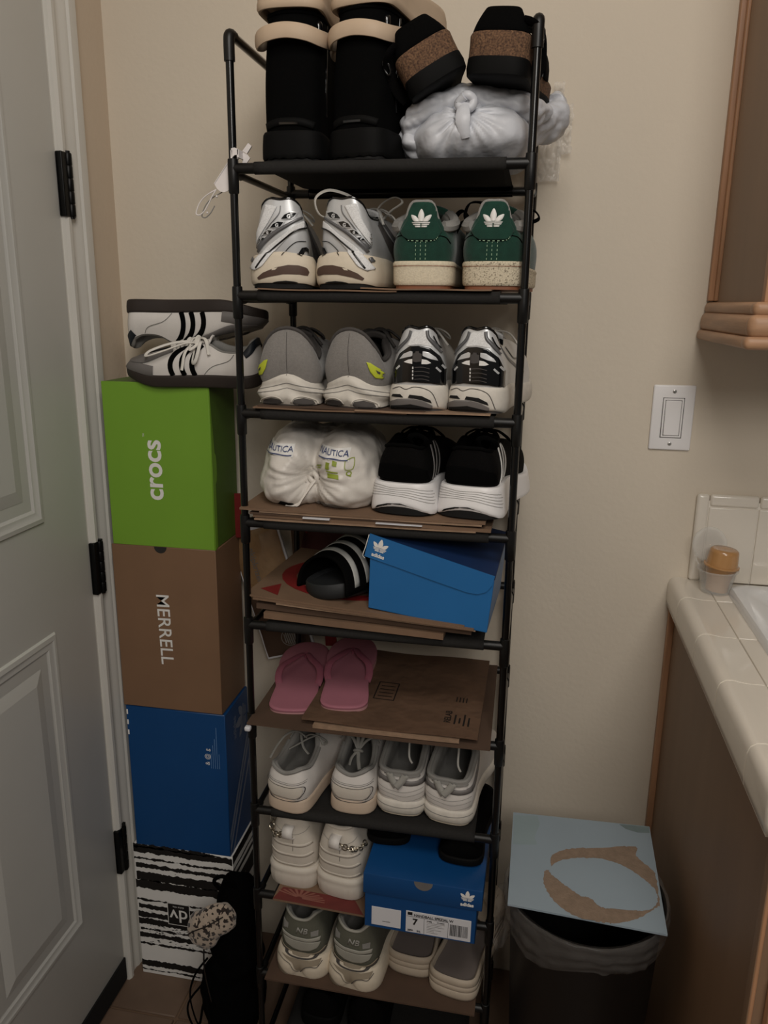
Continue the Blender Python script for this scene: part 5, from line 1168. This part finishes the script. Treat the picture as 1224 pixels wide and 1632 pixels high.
def nautica():
    z = T_(4)+.0295; r = tag(empty('shoe_bag', (.113, .12, z)), 'knotted white plastic bag wrapped round a pair of shoes on the fourth shelf', 'plastic bag')
    o = blob('bag', [((-.046, 0, .058), (.056, .120, .068)), ((.044, 0, .056), (.060, .128, .070)), ((-.046, -.04, .03), (.056, .085, .045)), ((.048, -.04, .03), (.062, .085, .045)), ((0, .03, .07), (.066, .10, .050)), ((0, 0, .035), (.07, .105, .05))], (-.002, 0, .055), M['bag2'], r, .005, (-.004, .050), .026, .0, seed=4, fr=26, pa=.013)
    bv = bvh_of(o)
    def pj(n, VF, m, off=.0008): project(n, VF, bv, (0, -.3, 0), (1, 0, 0), (0, 0, 1), (0, 1, 0), m, r, off)
    V, F = text2d('NAUTICA', .0122, .0001, sx=1.0)
    for cx, cz, nm in ((-.060, .094, 0), (.035, .092, 1)):
        pj('printed_band', poly_rows([(cx-.028, cz-.010), (cx+.028, cz-.012), (cx+.028, cz+.008), (cx-.028, cz+.008)], 8), M['white'], .0008)
        pj('lettering', ([(a+cx, b+cz-a*.03) for a, b in V], F), M['navy'], .0020); pj('printed_line', strip2d([(cx-.026, cz-.008), (cx, cz-.0085), (cx+.026, cz-.0095)], .0016), M['navy'], .0020)
    for P in ([(.002, .065), (.016, .070), (.017, .073), (.003, .068)], [(.004, .062), (.015, .066), (.015, .068), (.003, .064)], [(.030, .062), (.049, .061), (.050, .053), (.031, .054)], [(.026, .078), (.034, .078), (.033, .068), (.027, .068)], [(.038, .082), (.046, .081), (.045, .073), (.038, .074)], [(.028, .066), (.048, .065), (.048, .063), (.028, .064)]):
        pj('green_print', poly_rows(P, 3), M['olive'], .0012)
    for P in ([(.058, .082), (.070, .086), (.070, .070), (.059, .069)],): pj('green_print', (strip2d(P+[P[0]], .0012, 3)), M['olive'], .0012)
    V, F = text2d('Q', .011, .0003); pj('green_print', ([(a+.064, b+.062) for a, b in V], F), M['olive'], .0012)
    pj('sole_edge', poly_rows([(-.062, .001), (-.030, .001), (-.032, .0075), (-.052, .010)], 5), M['blackr'], .0008); pj('sole_edge', poly_rows([(.0, .001), (.062, .001), (.045, .008), (.020, .0095), (.003, .006)], 5), M['greym'], .0008)
    wire('knot', [(-.004, -.075, .052), (-.002, -.088, .054), (.004, -.092, .048), (.002, -.09, .040), (-.006, -.09, .042), (-.008, -.088, .050), (0, -.092, .054)], .0045, M['bag2'], r)
    wire('bag_tie', [(0, -.092, .042), (-.008, -.100, .030), (-.018, -.106, .014), (-.026, -.108, .003), (-.045, -.108, .002)], [.0045]*19+[.003]*6, M['bag2'], r, flat=.5)
M['olive'] = mat('olive_print', (142, 156, 52), .5)
nautica()
def topbag():
    z = T_(1)+.0088; r = tag(empty('shoe_bag', (.345, .11, z)), 'knotted thin white plastic bag of shoes on the top shelf by the right post', 'plastic bag')
    o = blob('bag', [((0, 0, .040), (.084, .11, .052)), ((.045, 0, .035), (.050, .10, .045)), ((-.04, -.01, .03), (.045, .09, .04))], (0, 0, .04), M['bag'], r, .0055, (-.004, .066), .014, .0, seed=9, fr=20, pa=.013)
    def fold(name, P, R_, seed, tw=.012):
        P = cr(P, 18); n = len(P); V = []; F = []; K = 60
        for i, p in enumerate(P):
            t = P[min(i+1, n-1)]-P[max(i-1, 0)]; t.normalize(); u = Vector((0, 1, 0)); u = (u-t*u.dot(t)).normalized(); v = t.cross(u); f = i/(n-1); rr = R_*(.35+.65*sin(pi*min(1, max(0, .08+.84*f)))**.6)
            for j in range(K):
                a = 2*pi*j/K; q = p+u*cos(a)*rr*1.7+v*sin(a)*rr; nz = noise.noise(q*26+Vector((seed, 0, 0)))*.5+.9*abs(noise.noise(Vector((q.x*16, q.y*40+seed, q.z*45))))-.2+.3*abs(noise.noise(q*70))
                V.append(q+(u*cos(a)+v*sin(a))*tw*nz)
        F = [(i*K+j, i*K+(j+1) % K, (i+1)*K+(j+1) % K, (i+1)*K+j) for i in range(n-1) for j in range(K)]+[tuple(range(K-1, -1, -1)), tuple((n-1)*K+j for j in range(K))]
        return mk(name, V, F, M['bag'], r, True)
    fold('bag_fold', [(-.088, -.03, .040), (-.082, -.045, .060), (-.055, -.05, .078), (-.020, -.04, .088), (.02, -.035, .088), (.055, -.03, .082), (.082, -.01, .078), (.10, .02, .082)], .020, 3)
    fold('bag_fold', [(.06, .02, .05), (.085, .05, .07), (.118, .09, .085), (.125, .11, .11)], .026, 6, .012)
    fold('bag_fold', [(-.06, -.02, .02), (-.088, -.03, .035), (-.080, -.03, .055)], .020, 8)
    wire('knot', [(-.010, -.085, .078), (0, -.097, .084), (.010, -.095, .078), (.006, -.097, .068), (-.006, -.098, .067), (-.011, -.095, .074), (-.002, -.100, .082)], .0065, M['bag'], r)
    b = MB(); b.tube(cr([(-.002, -.098, .072), (-.003, -.108, .060), (-.002, -.112, .044), (.002, -.108, .026)], 5), [.0075, .0075, .008, .009, .0095, .010, .0105, .011, .011, .011, .010, .009, .0085, .008, .007, .006], 10, False, .45); b.build('bag_tie', M['bag'], r, True)
topbag()
def sandal(lab, loc, rot, mir):
    r = tag(empty('sandal', loc, tuple(rad(a) for a in rot)), lab, 'sandal', 'cork sandals on the plastic bag')
    L, hw = .255, .043; B = BASE*np.array([hw, L])
    u = np.linspace(0, 18, 73)[:-1]; b = ctab(B, u); t = ctab(B, u+.02)-ctab(B, u-.02); t /= np.linalg.norm(t, axis=1, keepdims=True); n = np.column_stack([t[:, 1], -t[:, 0]]); N = 72; tt = b[:, 1]/L
    def rg_(nm, prof, m, cap):
        V = np.concatenate([np.column_stack([b+n*o, np.full(N, z)+sl*(1-sm(tt, 0, .6))]) for o, z, sl in prof]); F = [(i*N+j, i*N+(j+1) % N, (i+1)*N+(j+1) % N, (i+1)*N+j) for i in range(len(prof)-1) for j in range(N)]
        for o_ in ((0,) if cap == 1 else (0, (len(prof)-1)*N)):
            for j in range(N//2): F.append(tuple(dict.fromkeys((o_+j, o_+(N-j) % N, o_+(N-j-1) % N, o_+j+1))))
        return mk(nm, V, F, m, r, True, 50)
    rg_('outsole', [(-.004, 0, 0), (0, .002, 0), (.0015, .008, .004), (.0005, .012, .012)], M['blackr'], 2)
    rg_('cork_sole', [(0, .0115, .012), (0, .022, .018), (.0006, .030, .022), (-.001, .033, .022), (-.004, .0325, .021)], M['cork'], 2)
    # heel counter and side wall in black suede
    V = []; F = []; uu = np.linspace(-4.2, 4.2, 40); K = 6
    bb = ctab(B, uu); te = ctab(B, uu+.02)-ctab(B, uu-.02); te /= np.linalg.norm(te, axis=1, keepdims=True); nn = np.column_stack([te[:, 1], -te[:, 0]])
    for i, q in enumerate(uu):
        hh = .030*math.exp(-(q/2.4)**4)+.004
        for k in range(K+1):
            f = k/K; p = bb[i]-nn[i]*(.002+.012*f*f); V.append((p[0], p[1], .032+.022*(1-float(sm(bb[i][1]/L, 0, .6)))+hh*f))
    F = [(i*(K+1)+k, (i+1)*(K+1)+k, (i+1)*(K+1)+k+1, i*(K+1)+k+1) for i in range(39) for k in range(K)]
    o = mk('heel_counter', V, F, M['black'], r, True); md = o.modifiers.new('s', 'SOLIDIFY'); md.thickness = .0025
    for y0, w_ in ((.10, .016), (.155, .018)):
        f = lambda a, c: (-cos(pi*a)*hw*1.08, y0+(c-.5)*w_*2, .030+.060*sin(pi*a)**.7)
        grid('strap', f, 18, 4, M['black'], r, thick=.003)
    wire('ankle_strap', [(mir*hw*.75, .012, .070), (mir*hw*1.05, .012, .066), (mir*hw*1.22, .03, .056), (mir*hw*1.25, .05, .030), (mir*hw*1.10, .06, .012)], .0085, M['blackk'], r, flat=.25, up=(mir, 0, 0))
    bk = wire('buckle', [(mir*hw*1.20, .022, .066), (mir*hw*1.34, .026, .062), (mir*hw*1.34, .028, .048), (mir*hw*1.20, .024, .050)], .0016, M['blackg'], r, closed=True, n=3)
    return r
sandal('black suede cork-soled sandal tipped on its side, next to the tall boots', (.310, -.010, T_(1)+.108), (0, -30, 8), -1)
sandal('black suede cork-soled sandal standing level by the right post', (.3825, -.008, T_(1)+.112), (0, 5, -8), 1)

# ---------------- slide, flip flops ----------------
def slide():
    r = tag(empty('slide_sandal', (.118, .014, T_(5)+.050), (rad(-3), rad(7), rad(146))), 'black slide with three grey stripes on the cardboard beside the blue box', 'slide')
    L, hw = .27, .051; B = BASE*np.array([hw, L]); N = 72
    u = np.linspace(0, 18, 73)[:-1]; b = ctab(B, u); b[:, 1] = L-b[:, 1] if False else b[:, 1]; b[:, 1] -= L
    t = np.roll(b, -1, 0)-np.roll(b, 1, 0); t /= np.linalg.norm(t, axis=1, keepdims=True); n = np.column_stack([t[:, 1], -t[:, 0]])
    prof = [(-.004, 0), (0, .003), (.001, .012), (0, .024), (-.002, .0265), (-.006, .0265), (-.012, .022)]
    V = np.concatenate([np.column_stack([b+n*o, np.full(N, z)]) for o, z in prof]); F = [(i*N+j, i*N+(j+1) % N, (i+1)*N+(j+1) % N, (i+1)*N+j) for i in range(len(prof)-1) for j in range(N)]
    for o_ in (0, (len(prof)-1)*N):
        for j in range(N//2): F.append(tuple(dict.fromkeys((o_+j, o_+(N-j) % N, o_+(N-j-1) % N, o_+j+1))))
    mk('sole', V, F, M['slides'], r, True, 50)
    y0, y1 = -.012, -.128
    f = lambda a, c: (-cos(pi*a)*(hw*1.16+.004), y0+(y1-y0)*c+(.018*sin(pi*a)*(1-c)*-1), .010+(.058+.026*c)*sin(pi*a)**.8)
    o = grid('strap', f, 30, 18, M['black'], r, thick=.005)
    for k in range(3):
        c0 = .17+k*.24
        g = lambda a, c, c0=c0: (lambda p: (p[0]*1.035, p[1], .010+(p[2]-.010)*1.045))(f(.03+.94*a, c0+c*.10))
        grid('stripe', g, 30, 3, M['stripe'], r, thick=.0012)
M['slides'] = mat('slate_foam', (34, 36, 38), .6); M['stripe'] = mat('grey_stripe', (168, 168, 164), .55)
slide()
def flipflop(lab, x, y, rz, z, rx):
    r = tag(empty('flip_flop', (x, y, z), (rad(rx), 0, rad(rz))), lab, 'flip flop', 'pink flip flops')
    L, hw = .285, .0425; B = BASE*np.array([hw, L]); N = 72; u = np.linspace(0, 18, 73)[:-1]; b = ctab(B, u)
    t = np.roll(b, -1, 0)-np.roll(b, 1, 0); t /= np.linalg.norm(t, axis=1, keepdims=True); n = np.column_stack([t[:, 1], -t[:, 0]])
    def rg_(nm, prof, m):
        V = np.concatenate([np.column_stack([b+n*o, np.full(N, z_)]) for o, z_ in prof]); F = [(i*N+j, i*N+(j+1) % N, (i+1)*N+(j+1) % N, (i+1)*N+j) for i in range(len(prof)-1) for j in range(N)]
        for o_ in (0, (len(prof)-1)*N):
            for j in range(N//2): F.append(tuple(dict.fromkeys((o_+j, o_+(N-j) % N, o_+(N-j-1) % N, o_+j+1))))
        return mk(nm, V, F, m, r, True, 50)
    rg_('sole', [(-.002, 0), (0, .0015), (0, .008), (-.001, .0088), (0, .0096), (-.0005, .013)], M['pinks'])
    rg_('footbed', [(0, .0128), (.0006, .0140), (.0006, .0165), (-.0015, .0182), (-.008, .0178)], M['pink'])
    tp = Vector((.002, L*.735, .016))
    for sg in (-1, 1):
        P = cr([tp, tp+Vector((sg*.004, -.008, .014)), Vector((sg*.018, L*.60, .034)), Vector((sg*.036, L*.48, .034)), Vector((sg*.040, L*.40, .024)), Vector((sg*.036, L*.35, .014))], 5)
        MB().tube(P, [.0035+.0035*min(1, i/10) for i in range(len(P))], 10, False, .45).build('strap', M['pinkd'], r, True)
    MB().tube([tp+Vector((0, 0, -.004)), tp+Vector((0, -.004, .015))], .0035, 10).build('toe_post', M['pinkd'], r, True)
M['pinkd'] = mat('deep_pink_strap', (140, 78, 94), .6)
flipflop('pink flip flop on the cardboard, left of its pair', .070, .010, 9, T_(6)+.0035, 1.0)
flipflop('pink flip flop beside the kraft mailer, right of its pair', .163, .018, 8, T_(6)+.0155, 2.2)

# ---------------- packets behind the rack ----------------
def packets():
    X, Y, Z = -.068, .312, .925
    r = tag(empty('paper_bag', (X, Y, Z), (rad(-1.5), rad(-17), 0)), 'tan glossy packet bag with pale edges hanging behind the left rack post', 'paper bag')
    MB().rbox((-.054, .004, -.150), (.060, .010, .145), .001, 1).build('backing', M['label'], r)
    def f(a, c):
        x, z = -.050+.106*a, -.145+.283*c; return (x, .002-.010*sin(pi*a)**.5*sin(pi*c)**.5-.002*noise.noise(Vector((x*30, 0, z*30))), z)
    grid('front', lambda a, c: f(a, .5+.5*c), 24, 24, M['pkt'], r); grid('lower_panel', lambda a, c: f(a, .5*c), 24, 24, M['card3'], r)
    bv = bvh_of(r.children[1], r.children[2])
    V, F = text2d('nkipkrizen', .019, .0002); project('lettering', ([(y*1-.010, -x+.062) for x, y in V], F), bv, (0, -.1, 0), (1, 0, 0), (0, 0, 1), (0, 1, 0), M['greyb'], r, .0006)
    ring = [(.014+.019*cos(t), -.108+.019*sin(t)) for t in np.linspace(0, 2*pi, 33)[:-1]]; rin = [(.014+.0172*cos(t), -.108+.0172*sin(t)) for t in np.linspace(0, 2*pi, 33)[:-1]]
    project('stamp', (ring+rin, [(i, (i+1) % 32, 32+(i+1) % 32, 32+i) for i in range(32)]), bv, (0, -.1, 0), (1, 0, 0), (0, 0, 1), (0, 1, 0), M['greym'], r, .0006)
    for k in range(6):
        x = .0025+k*.0045; h = math.sqrt(max(0, .0155**2-(x-.014)**2)); project('stamp', poly_rows([(x, -.108-h), (x+.0028, -.108-h), (x+.0028, -.108+h), (x, -.108+h)], 6), bv, (0, -.1, 0), (1, 0, 0), (0, 0, 1), (0, 1, 0), M['greym'], r, .0006)
    r2 = tag(empty('paper_bag', (.06, .325, .98), (0, rad(-4), 0)), 'red and brown paper bag standing against the wall behind the fifth shelf', 'paper bag')
    MB().rbox((-.075, -.006, -.135), (.10, .006, .135), .001, 1).build('body', M['card3'], r2)
    MB().prism([(-.065, .02), (-.04, .10), (.01, .118), (.05, .125), (.09, .125), (.09, .07), (.03, .06), (-.03, -.02)], -.0072, -.0062, lambda x, y, z: (x, z, y)).build('red_print', M['redd'], r2)
    MB().prism([(-.062, .135), (-.020, .135), (-.026, .095), (-.040, .082), (-.058, .10)], -.010, -.0066, lambda x, y, z: (x, z, y)).build('red_tab', M['red'], r2)
    r3 = tag(empty('red_strap', (-.128, .30, 1.095), (0, rad(-4), 0)), 'red ribbon strap by the green box behind the rack post', 'ribbon')
    MB().rbox((-.010, -.002, -.05), (.012, .002, .045), .0008, 1).build('band', M['red'], r3)
    MB().rbox((.16, .020, -.30), (.185, .024, -.255), .0008, 1).build('band', M['red'], r3)
M['redd'] = mat('dark_red_print', (70, 26, 24), .7)
packets()
def shoehorn():
    o = Vector((-.006, .010, 1.715)); r = tag(empty('plastic_tag', o), 'white plastic hook tag with a wire loop hanging on the left rack post', 'tag')
    k = 1/(10.2*1135); f = lambda x, y: (((280+x/10.2)-371.5)/1135+.006+.0065, (262-(215+y/10.2))/1135+.006)
    body = [(450, 750), (870, 220), (930, 205), (990, 232), (1040, 262), (1085, 285), (1128, 340), (1035, 455), (990, 455), (985, 330), (930, 335), (895, 375), (875, 440), (860, 660), (700, 870), (640, 888), (565, 880), (500, 830)]
    MB().prism([f(*p) for p in body], 0, .0022, lambda x, y, z: (x, z-.0165-.0005, y)).build('hook_plate', M['ceram'], r) if False else MB().prism([f(*p) for p in body], .0, .0022, lambda x, y, z: (x, z, y)).build('hook_plate', M['ceram'], r)
    MB().prism([f(*p) for p in [(995, 225), (1105, 98), (1165, 150), (1075, 270)]], -.001, .0025, lambda x, y, z: (x, z, y)).build('hook_tip', M['ceram'], r)
    MB().prism([f(*p) for p in [(870, 218), (930, 203), (995, 228), (990, 318), (930, 325), (885, 360)]], -.0195, -.0175, lambda x, y, z: (x, z, y)).build('hook_bridge', M['ceram'], r)
    for q in ((872, 280), (992, 270)):
        x, z = f(*q); box('hook_side', (x-.0012, -.0195, z-.008), (x+.0012, .002, z+.003), M['ceram'], r)
    wire('edge', [(*f(450, 750)[:1], -.0005, f(450, 750)[1]), (f(870, 218)[0], -.0005, f(870, 218)[1])], .0008, M['ceram'], r)
    L_ = [(490, 845), (300, 940), (170, 1060), (95, 1220), (110, 1262), (170, 1262), (260, 1190), (340, 1070), (420, 940), (490, 845)]
    wire('loop', [(f(*p)[0], -.001, f(*p)[1]) for p in L_], .0010, M['ceram'], r)
    wire('loop', [(f(p[0]+75, p[1]+35)[0], .006, f(p[0]+75, p[1]+35)[1]) for p in L_[:8]], .0009, M['greym'], r)
    for q in ((478, 955), (290, 1225)): 
        b = MB(); b.lathe([(.0005, -.0018), (.0016, -.001), (.0016, .001), (.0005, .0018)], (f(*q)[0], .002, f(*q)[1]), 10); b.build('bead', M['ceram'], r, True)
shoehorn()
def film():
    r = tag(empty('plastic_wrap', (.475, .352, 1.83)), 'crinkled clear plastic wrap stuck on the wall by the right post', 'plastic wrap')
    def piece(x0, x1, z0, z1, sd):
        def f(a, c):
            x = x0+(x1-x0)*a+.004*noise.noise(Vector((c*6, sd, 0))); z = z0+(z1-z0)*c+.003*noise.noise(Vector((a*5, sd, 2)))
            return (x, -.004-.010*abs(noise.noise(Vector((x*70+sd, z*38, 0))))-.006*abs(noise.noise(Vector((x*120, z*110, sd)))), z)
        grid('film', f, 26, 34, M['clear'], r)
    piece(-.008, .010, .01, .072, 1); piece(.002, .027, -.045, .036, 5); piece(-.028, .010, -.09, .02, 9)
film()

# ---------------- bin, board ----------------
def trash():
    c = (.600, -.018, 0); r = tag(empty('trash_bin', c), 'round black trash bin with a clear liner below the counter', 'trash bin')
    MB().lathe([(.001, 0), (.102, 0), (.105, .004), (.127, .535), (.131, .545), (.1325, .552), (.131, .558), (.127, .556), (.1245, .54), (.103, .012), (.001, .011)], n=64, caps=False).build('body', M['bin'], r, True, 50)
    V = []; F = []; K = 16; N = 120
    for i in range(K+1):
        f = i/K
        for j in range(N):
            a = 2*pi*j/N
            drop = .062+.010*sin(a*2+.6)+.006*sin(a*5)
            if f < .25: t = f/.25; rr, z = .117+.0125*t, .505+.053*t
            else: t = (f-.25)/.75; rr, z = .1337+.0040*sin(t*pi)-.003*t+.0025*abs(sin(t*9+sin(a*3))), .5605-drop*t
            w_ = .0022*noise.noise(Vector((cos(a)*9, sin(a)*9, z*16)))+.0016*noise.noise(Vector((cos(a)*5, sin(a)*5, z*70+sin(a*3)))); rr += abs(w_)*1.6 if f > .25 else w_
            V.append((rr*cos(a), rr*sin(a), z+w_))
    F = [(i*N+j, i*N+(j+1) % N, (i+1)*N+(j+1) % N, (i+1)*N+j) for i in range(K) for j in range(N)]
    mk('liner', V, F, M['liner'], r, True)
    # bunched liner at the side by the rack
    def g(a, q):
        x = -.148+.030*a; z = .42+.14*q; return (x-.008*abs(noise.noise(Vector((a*5, q*7, 0)))), -.03+.05*a+.02*noise.noise(Vector((q*4, a*3, 1))), z+.008*noise.noise(Vector((a*6, 0, 3))))
    grid('liner_bunch', g, 24, 30, M['liner'], r)
    # board on top
    z = .5645; cs = [(.4709, .1563), (.7266, .1637), (.7193, -.1111), (.4691, -.0939)]; o = (.597, .03, z)
    b = tag(empty('board', o), 'square blue-grey board with a torn brown oval lying on the trash bin', 'board')
    L = [(x-o[0], y-o[1]) for x, y in cs][::-1]
    ob = MB().prism(L, 0, .0035).build('panel', M['dblue'], b)
    outer = [(0.5418, 0.0407), (0.5616, 0.0604), (0.5862, 0.0712), (0.6271, 0.0801), (0.6602, 0.0914), (0.695, 0.0971), (0.6933, 0.0715), (0.7071, 0.0499), (0.7188, 0.0321), (0.7190, 0.0011), (0.7170, -0.0456), (0.7127, -0.051), (0.6961, -0.0689), (0.6763, -0.0855), (0.6428, -0.1022), (0.6106, -0.1045), (0.5788, -0.1001), (0.5504, -0.0801), (0.5322, -0.0489), (0.5278, -0.0246), (0.5307, -0.0008), (0.5374, 0.0023), (0.5414, 0.0102)]
    inner = [(0.5373, 0.0005), (0.5528, 0.0276), (0.585, 0.0433), (0.625, 0.0502), (0.6484, 0.047), (0.6708, 0.0365), (0.6953, 0.0151), (0.7113, -0.0072), (0.7151, -0.0283), (0.7117, -0.045), (0.6968, -0.0626), (0.6747, -0.068), (0.6456, -0.0708), (0.6202, -0.0713), (0.6031, -0.0536), (0.5884, -0.0512), (0.5666, -0.0336), (0.5517, -0.0197)]
    def ragged(P, amp, n=9, smooth=True):
        Q = cr([(x, y, 0) for x, y in P], n, True) if smooth else P; rg = random.Random(2); return [(q[0]-o[0]+rg.uniform(-amp, amp), q[1]-o[1]+rg.uniform(-amp, amp)) for q in Q]
    place2d('torn_patch', poly_rows(ragged(outer, .0013), 60, .02), (0, 0, .0035), (1, 0, 0), (0, 1, 0), M['torn'], b, .0002)
    place2d('paper_oval', poly_rows(ragged(inner, .0012), 60, .02), (0, 0, .0035), (1, 0, 0), (0, 1, 0), M['dblue'], b, .0006)
    place2d('smudge', poly_rows([(.072, .130), (.085, .1165), (.105, .1105), (.1275, .113), (.1285, .132)], 8), (0, 0, .0035), (1, 0, 0), (0, 1, 0), M['smudge'], b, .0002)
    place2d('smudge', poly_rows([(-.124, .122), (-.08, .124), (-.075, .10), (-.085, .06), (-.080, .035), (-.124, .03)], 8), (0, 0, .0035), (1, 0, 0), (0, 1, 0), M['smudge2'], b, .0002)
M['smudge2'] = mat('faint_smudge', (146, 163, 168), .7, var=.05, vs=14)
trash()

# ---------------- black bag on the floor ----------------
def blackbag():
    r = tag(empty('backpack', (-.092, .08, 0)), 'slumped black cloth backpack on the floor between the striped box and the rack', 'backpack')
    blob('body', [((0, 0, .10), (.062, .07, .105)), ((.005, .0, .22), (.052, .055, .12)), ((.012, .01, .31), (.040, .045, .085))], (.003, 0, .18), M['bagb'], r, .018, floor=.0, seed=12, fr=15, nu=80, nv=50)
    for q, (a, b_) in enumerate((((-.045, -.02, .20), (-.062, -.045, .05)), ((-.052, -.04, .15), (-.035, -.075, .04)))):
        m1 = ((a[0]+b_[0])/2-.020, (a[1]+b_[1])/2-.02, (a[2]+b_[2])/2)
        wire('strap', [a, (a[0]-.022, a[1]-.02, a[2]-.03), m1, b_, (b_[0]+.012, b_[1]+.0, b_[2]+.05), (-.040, -.05, .13)], .0028, M['bagb'], r, flat=.6)
    wire('handle', [(-.005, -.02, .37), (-.018, -.03, .40), (.0, -.03, .415), (.018, -.02, .395), (.02, -.01, .37)], .004, M['bagb'], r)
    wire('zip', [(-.02, -.045, .335), (-.035, -.045, .29), (-.035, -.060, .22), (-.02, -.066, .14)], .0018, M['blackg'], r)
    l = tag(empty('plush_pouch', (-.122, .035, .305)), 'leopard-spotted plush pouch draped over the black backpack', 'pouch')
    blob('body', [((-.010, 0, -.012), (.034, .022, .036)), ((.022, .004, .018), (.036, .022, .032))], (.004, 0, .004), M['leop'], l, .006, seed=21, fr=30, nu=70, nv=40)
    wire('seam', [(-.038, -.012, -.018), (-.02, -.024, .004), (.01, -.024, .022), (.04, -.014, .04)], .0012, M['ink'], l)
M['bagb'] = mat('black_cloth', (5, 5, 5), .95, bump=.4, bs=400, spec=.05)
blackbag()
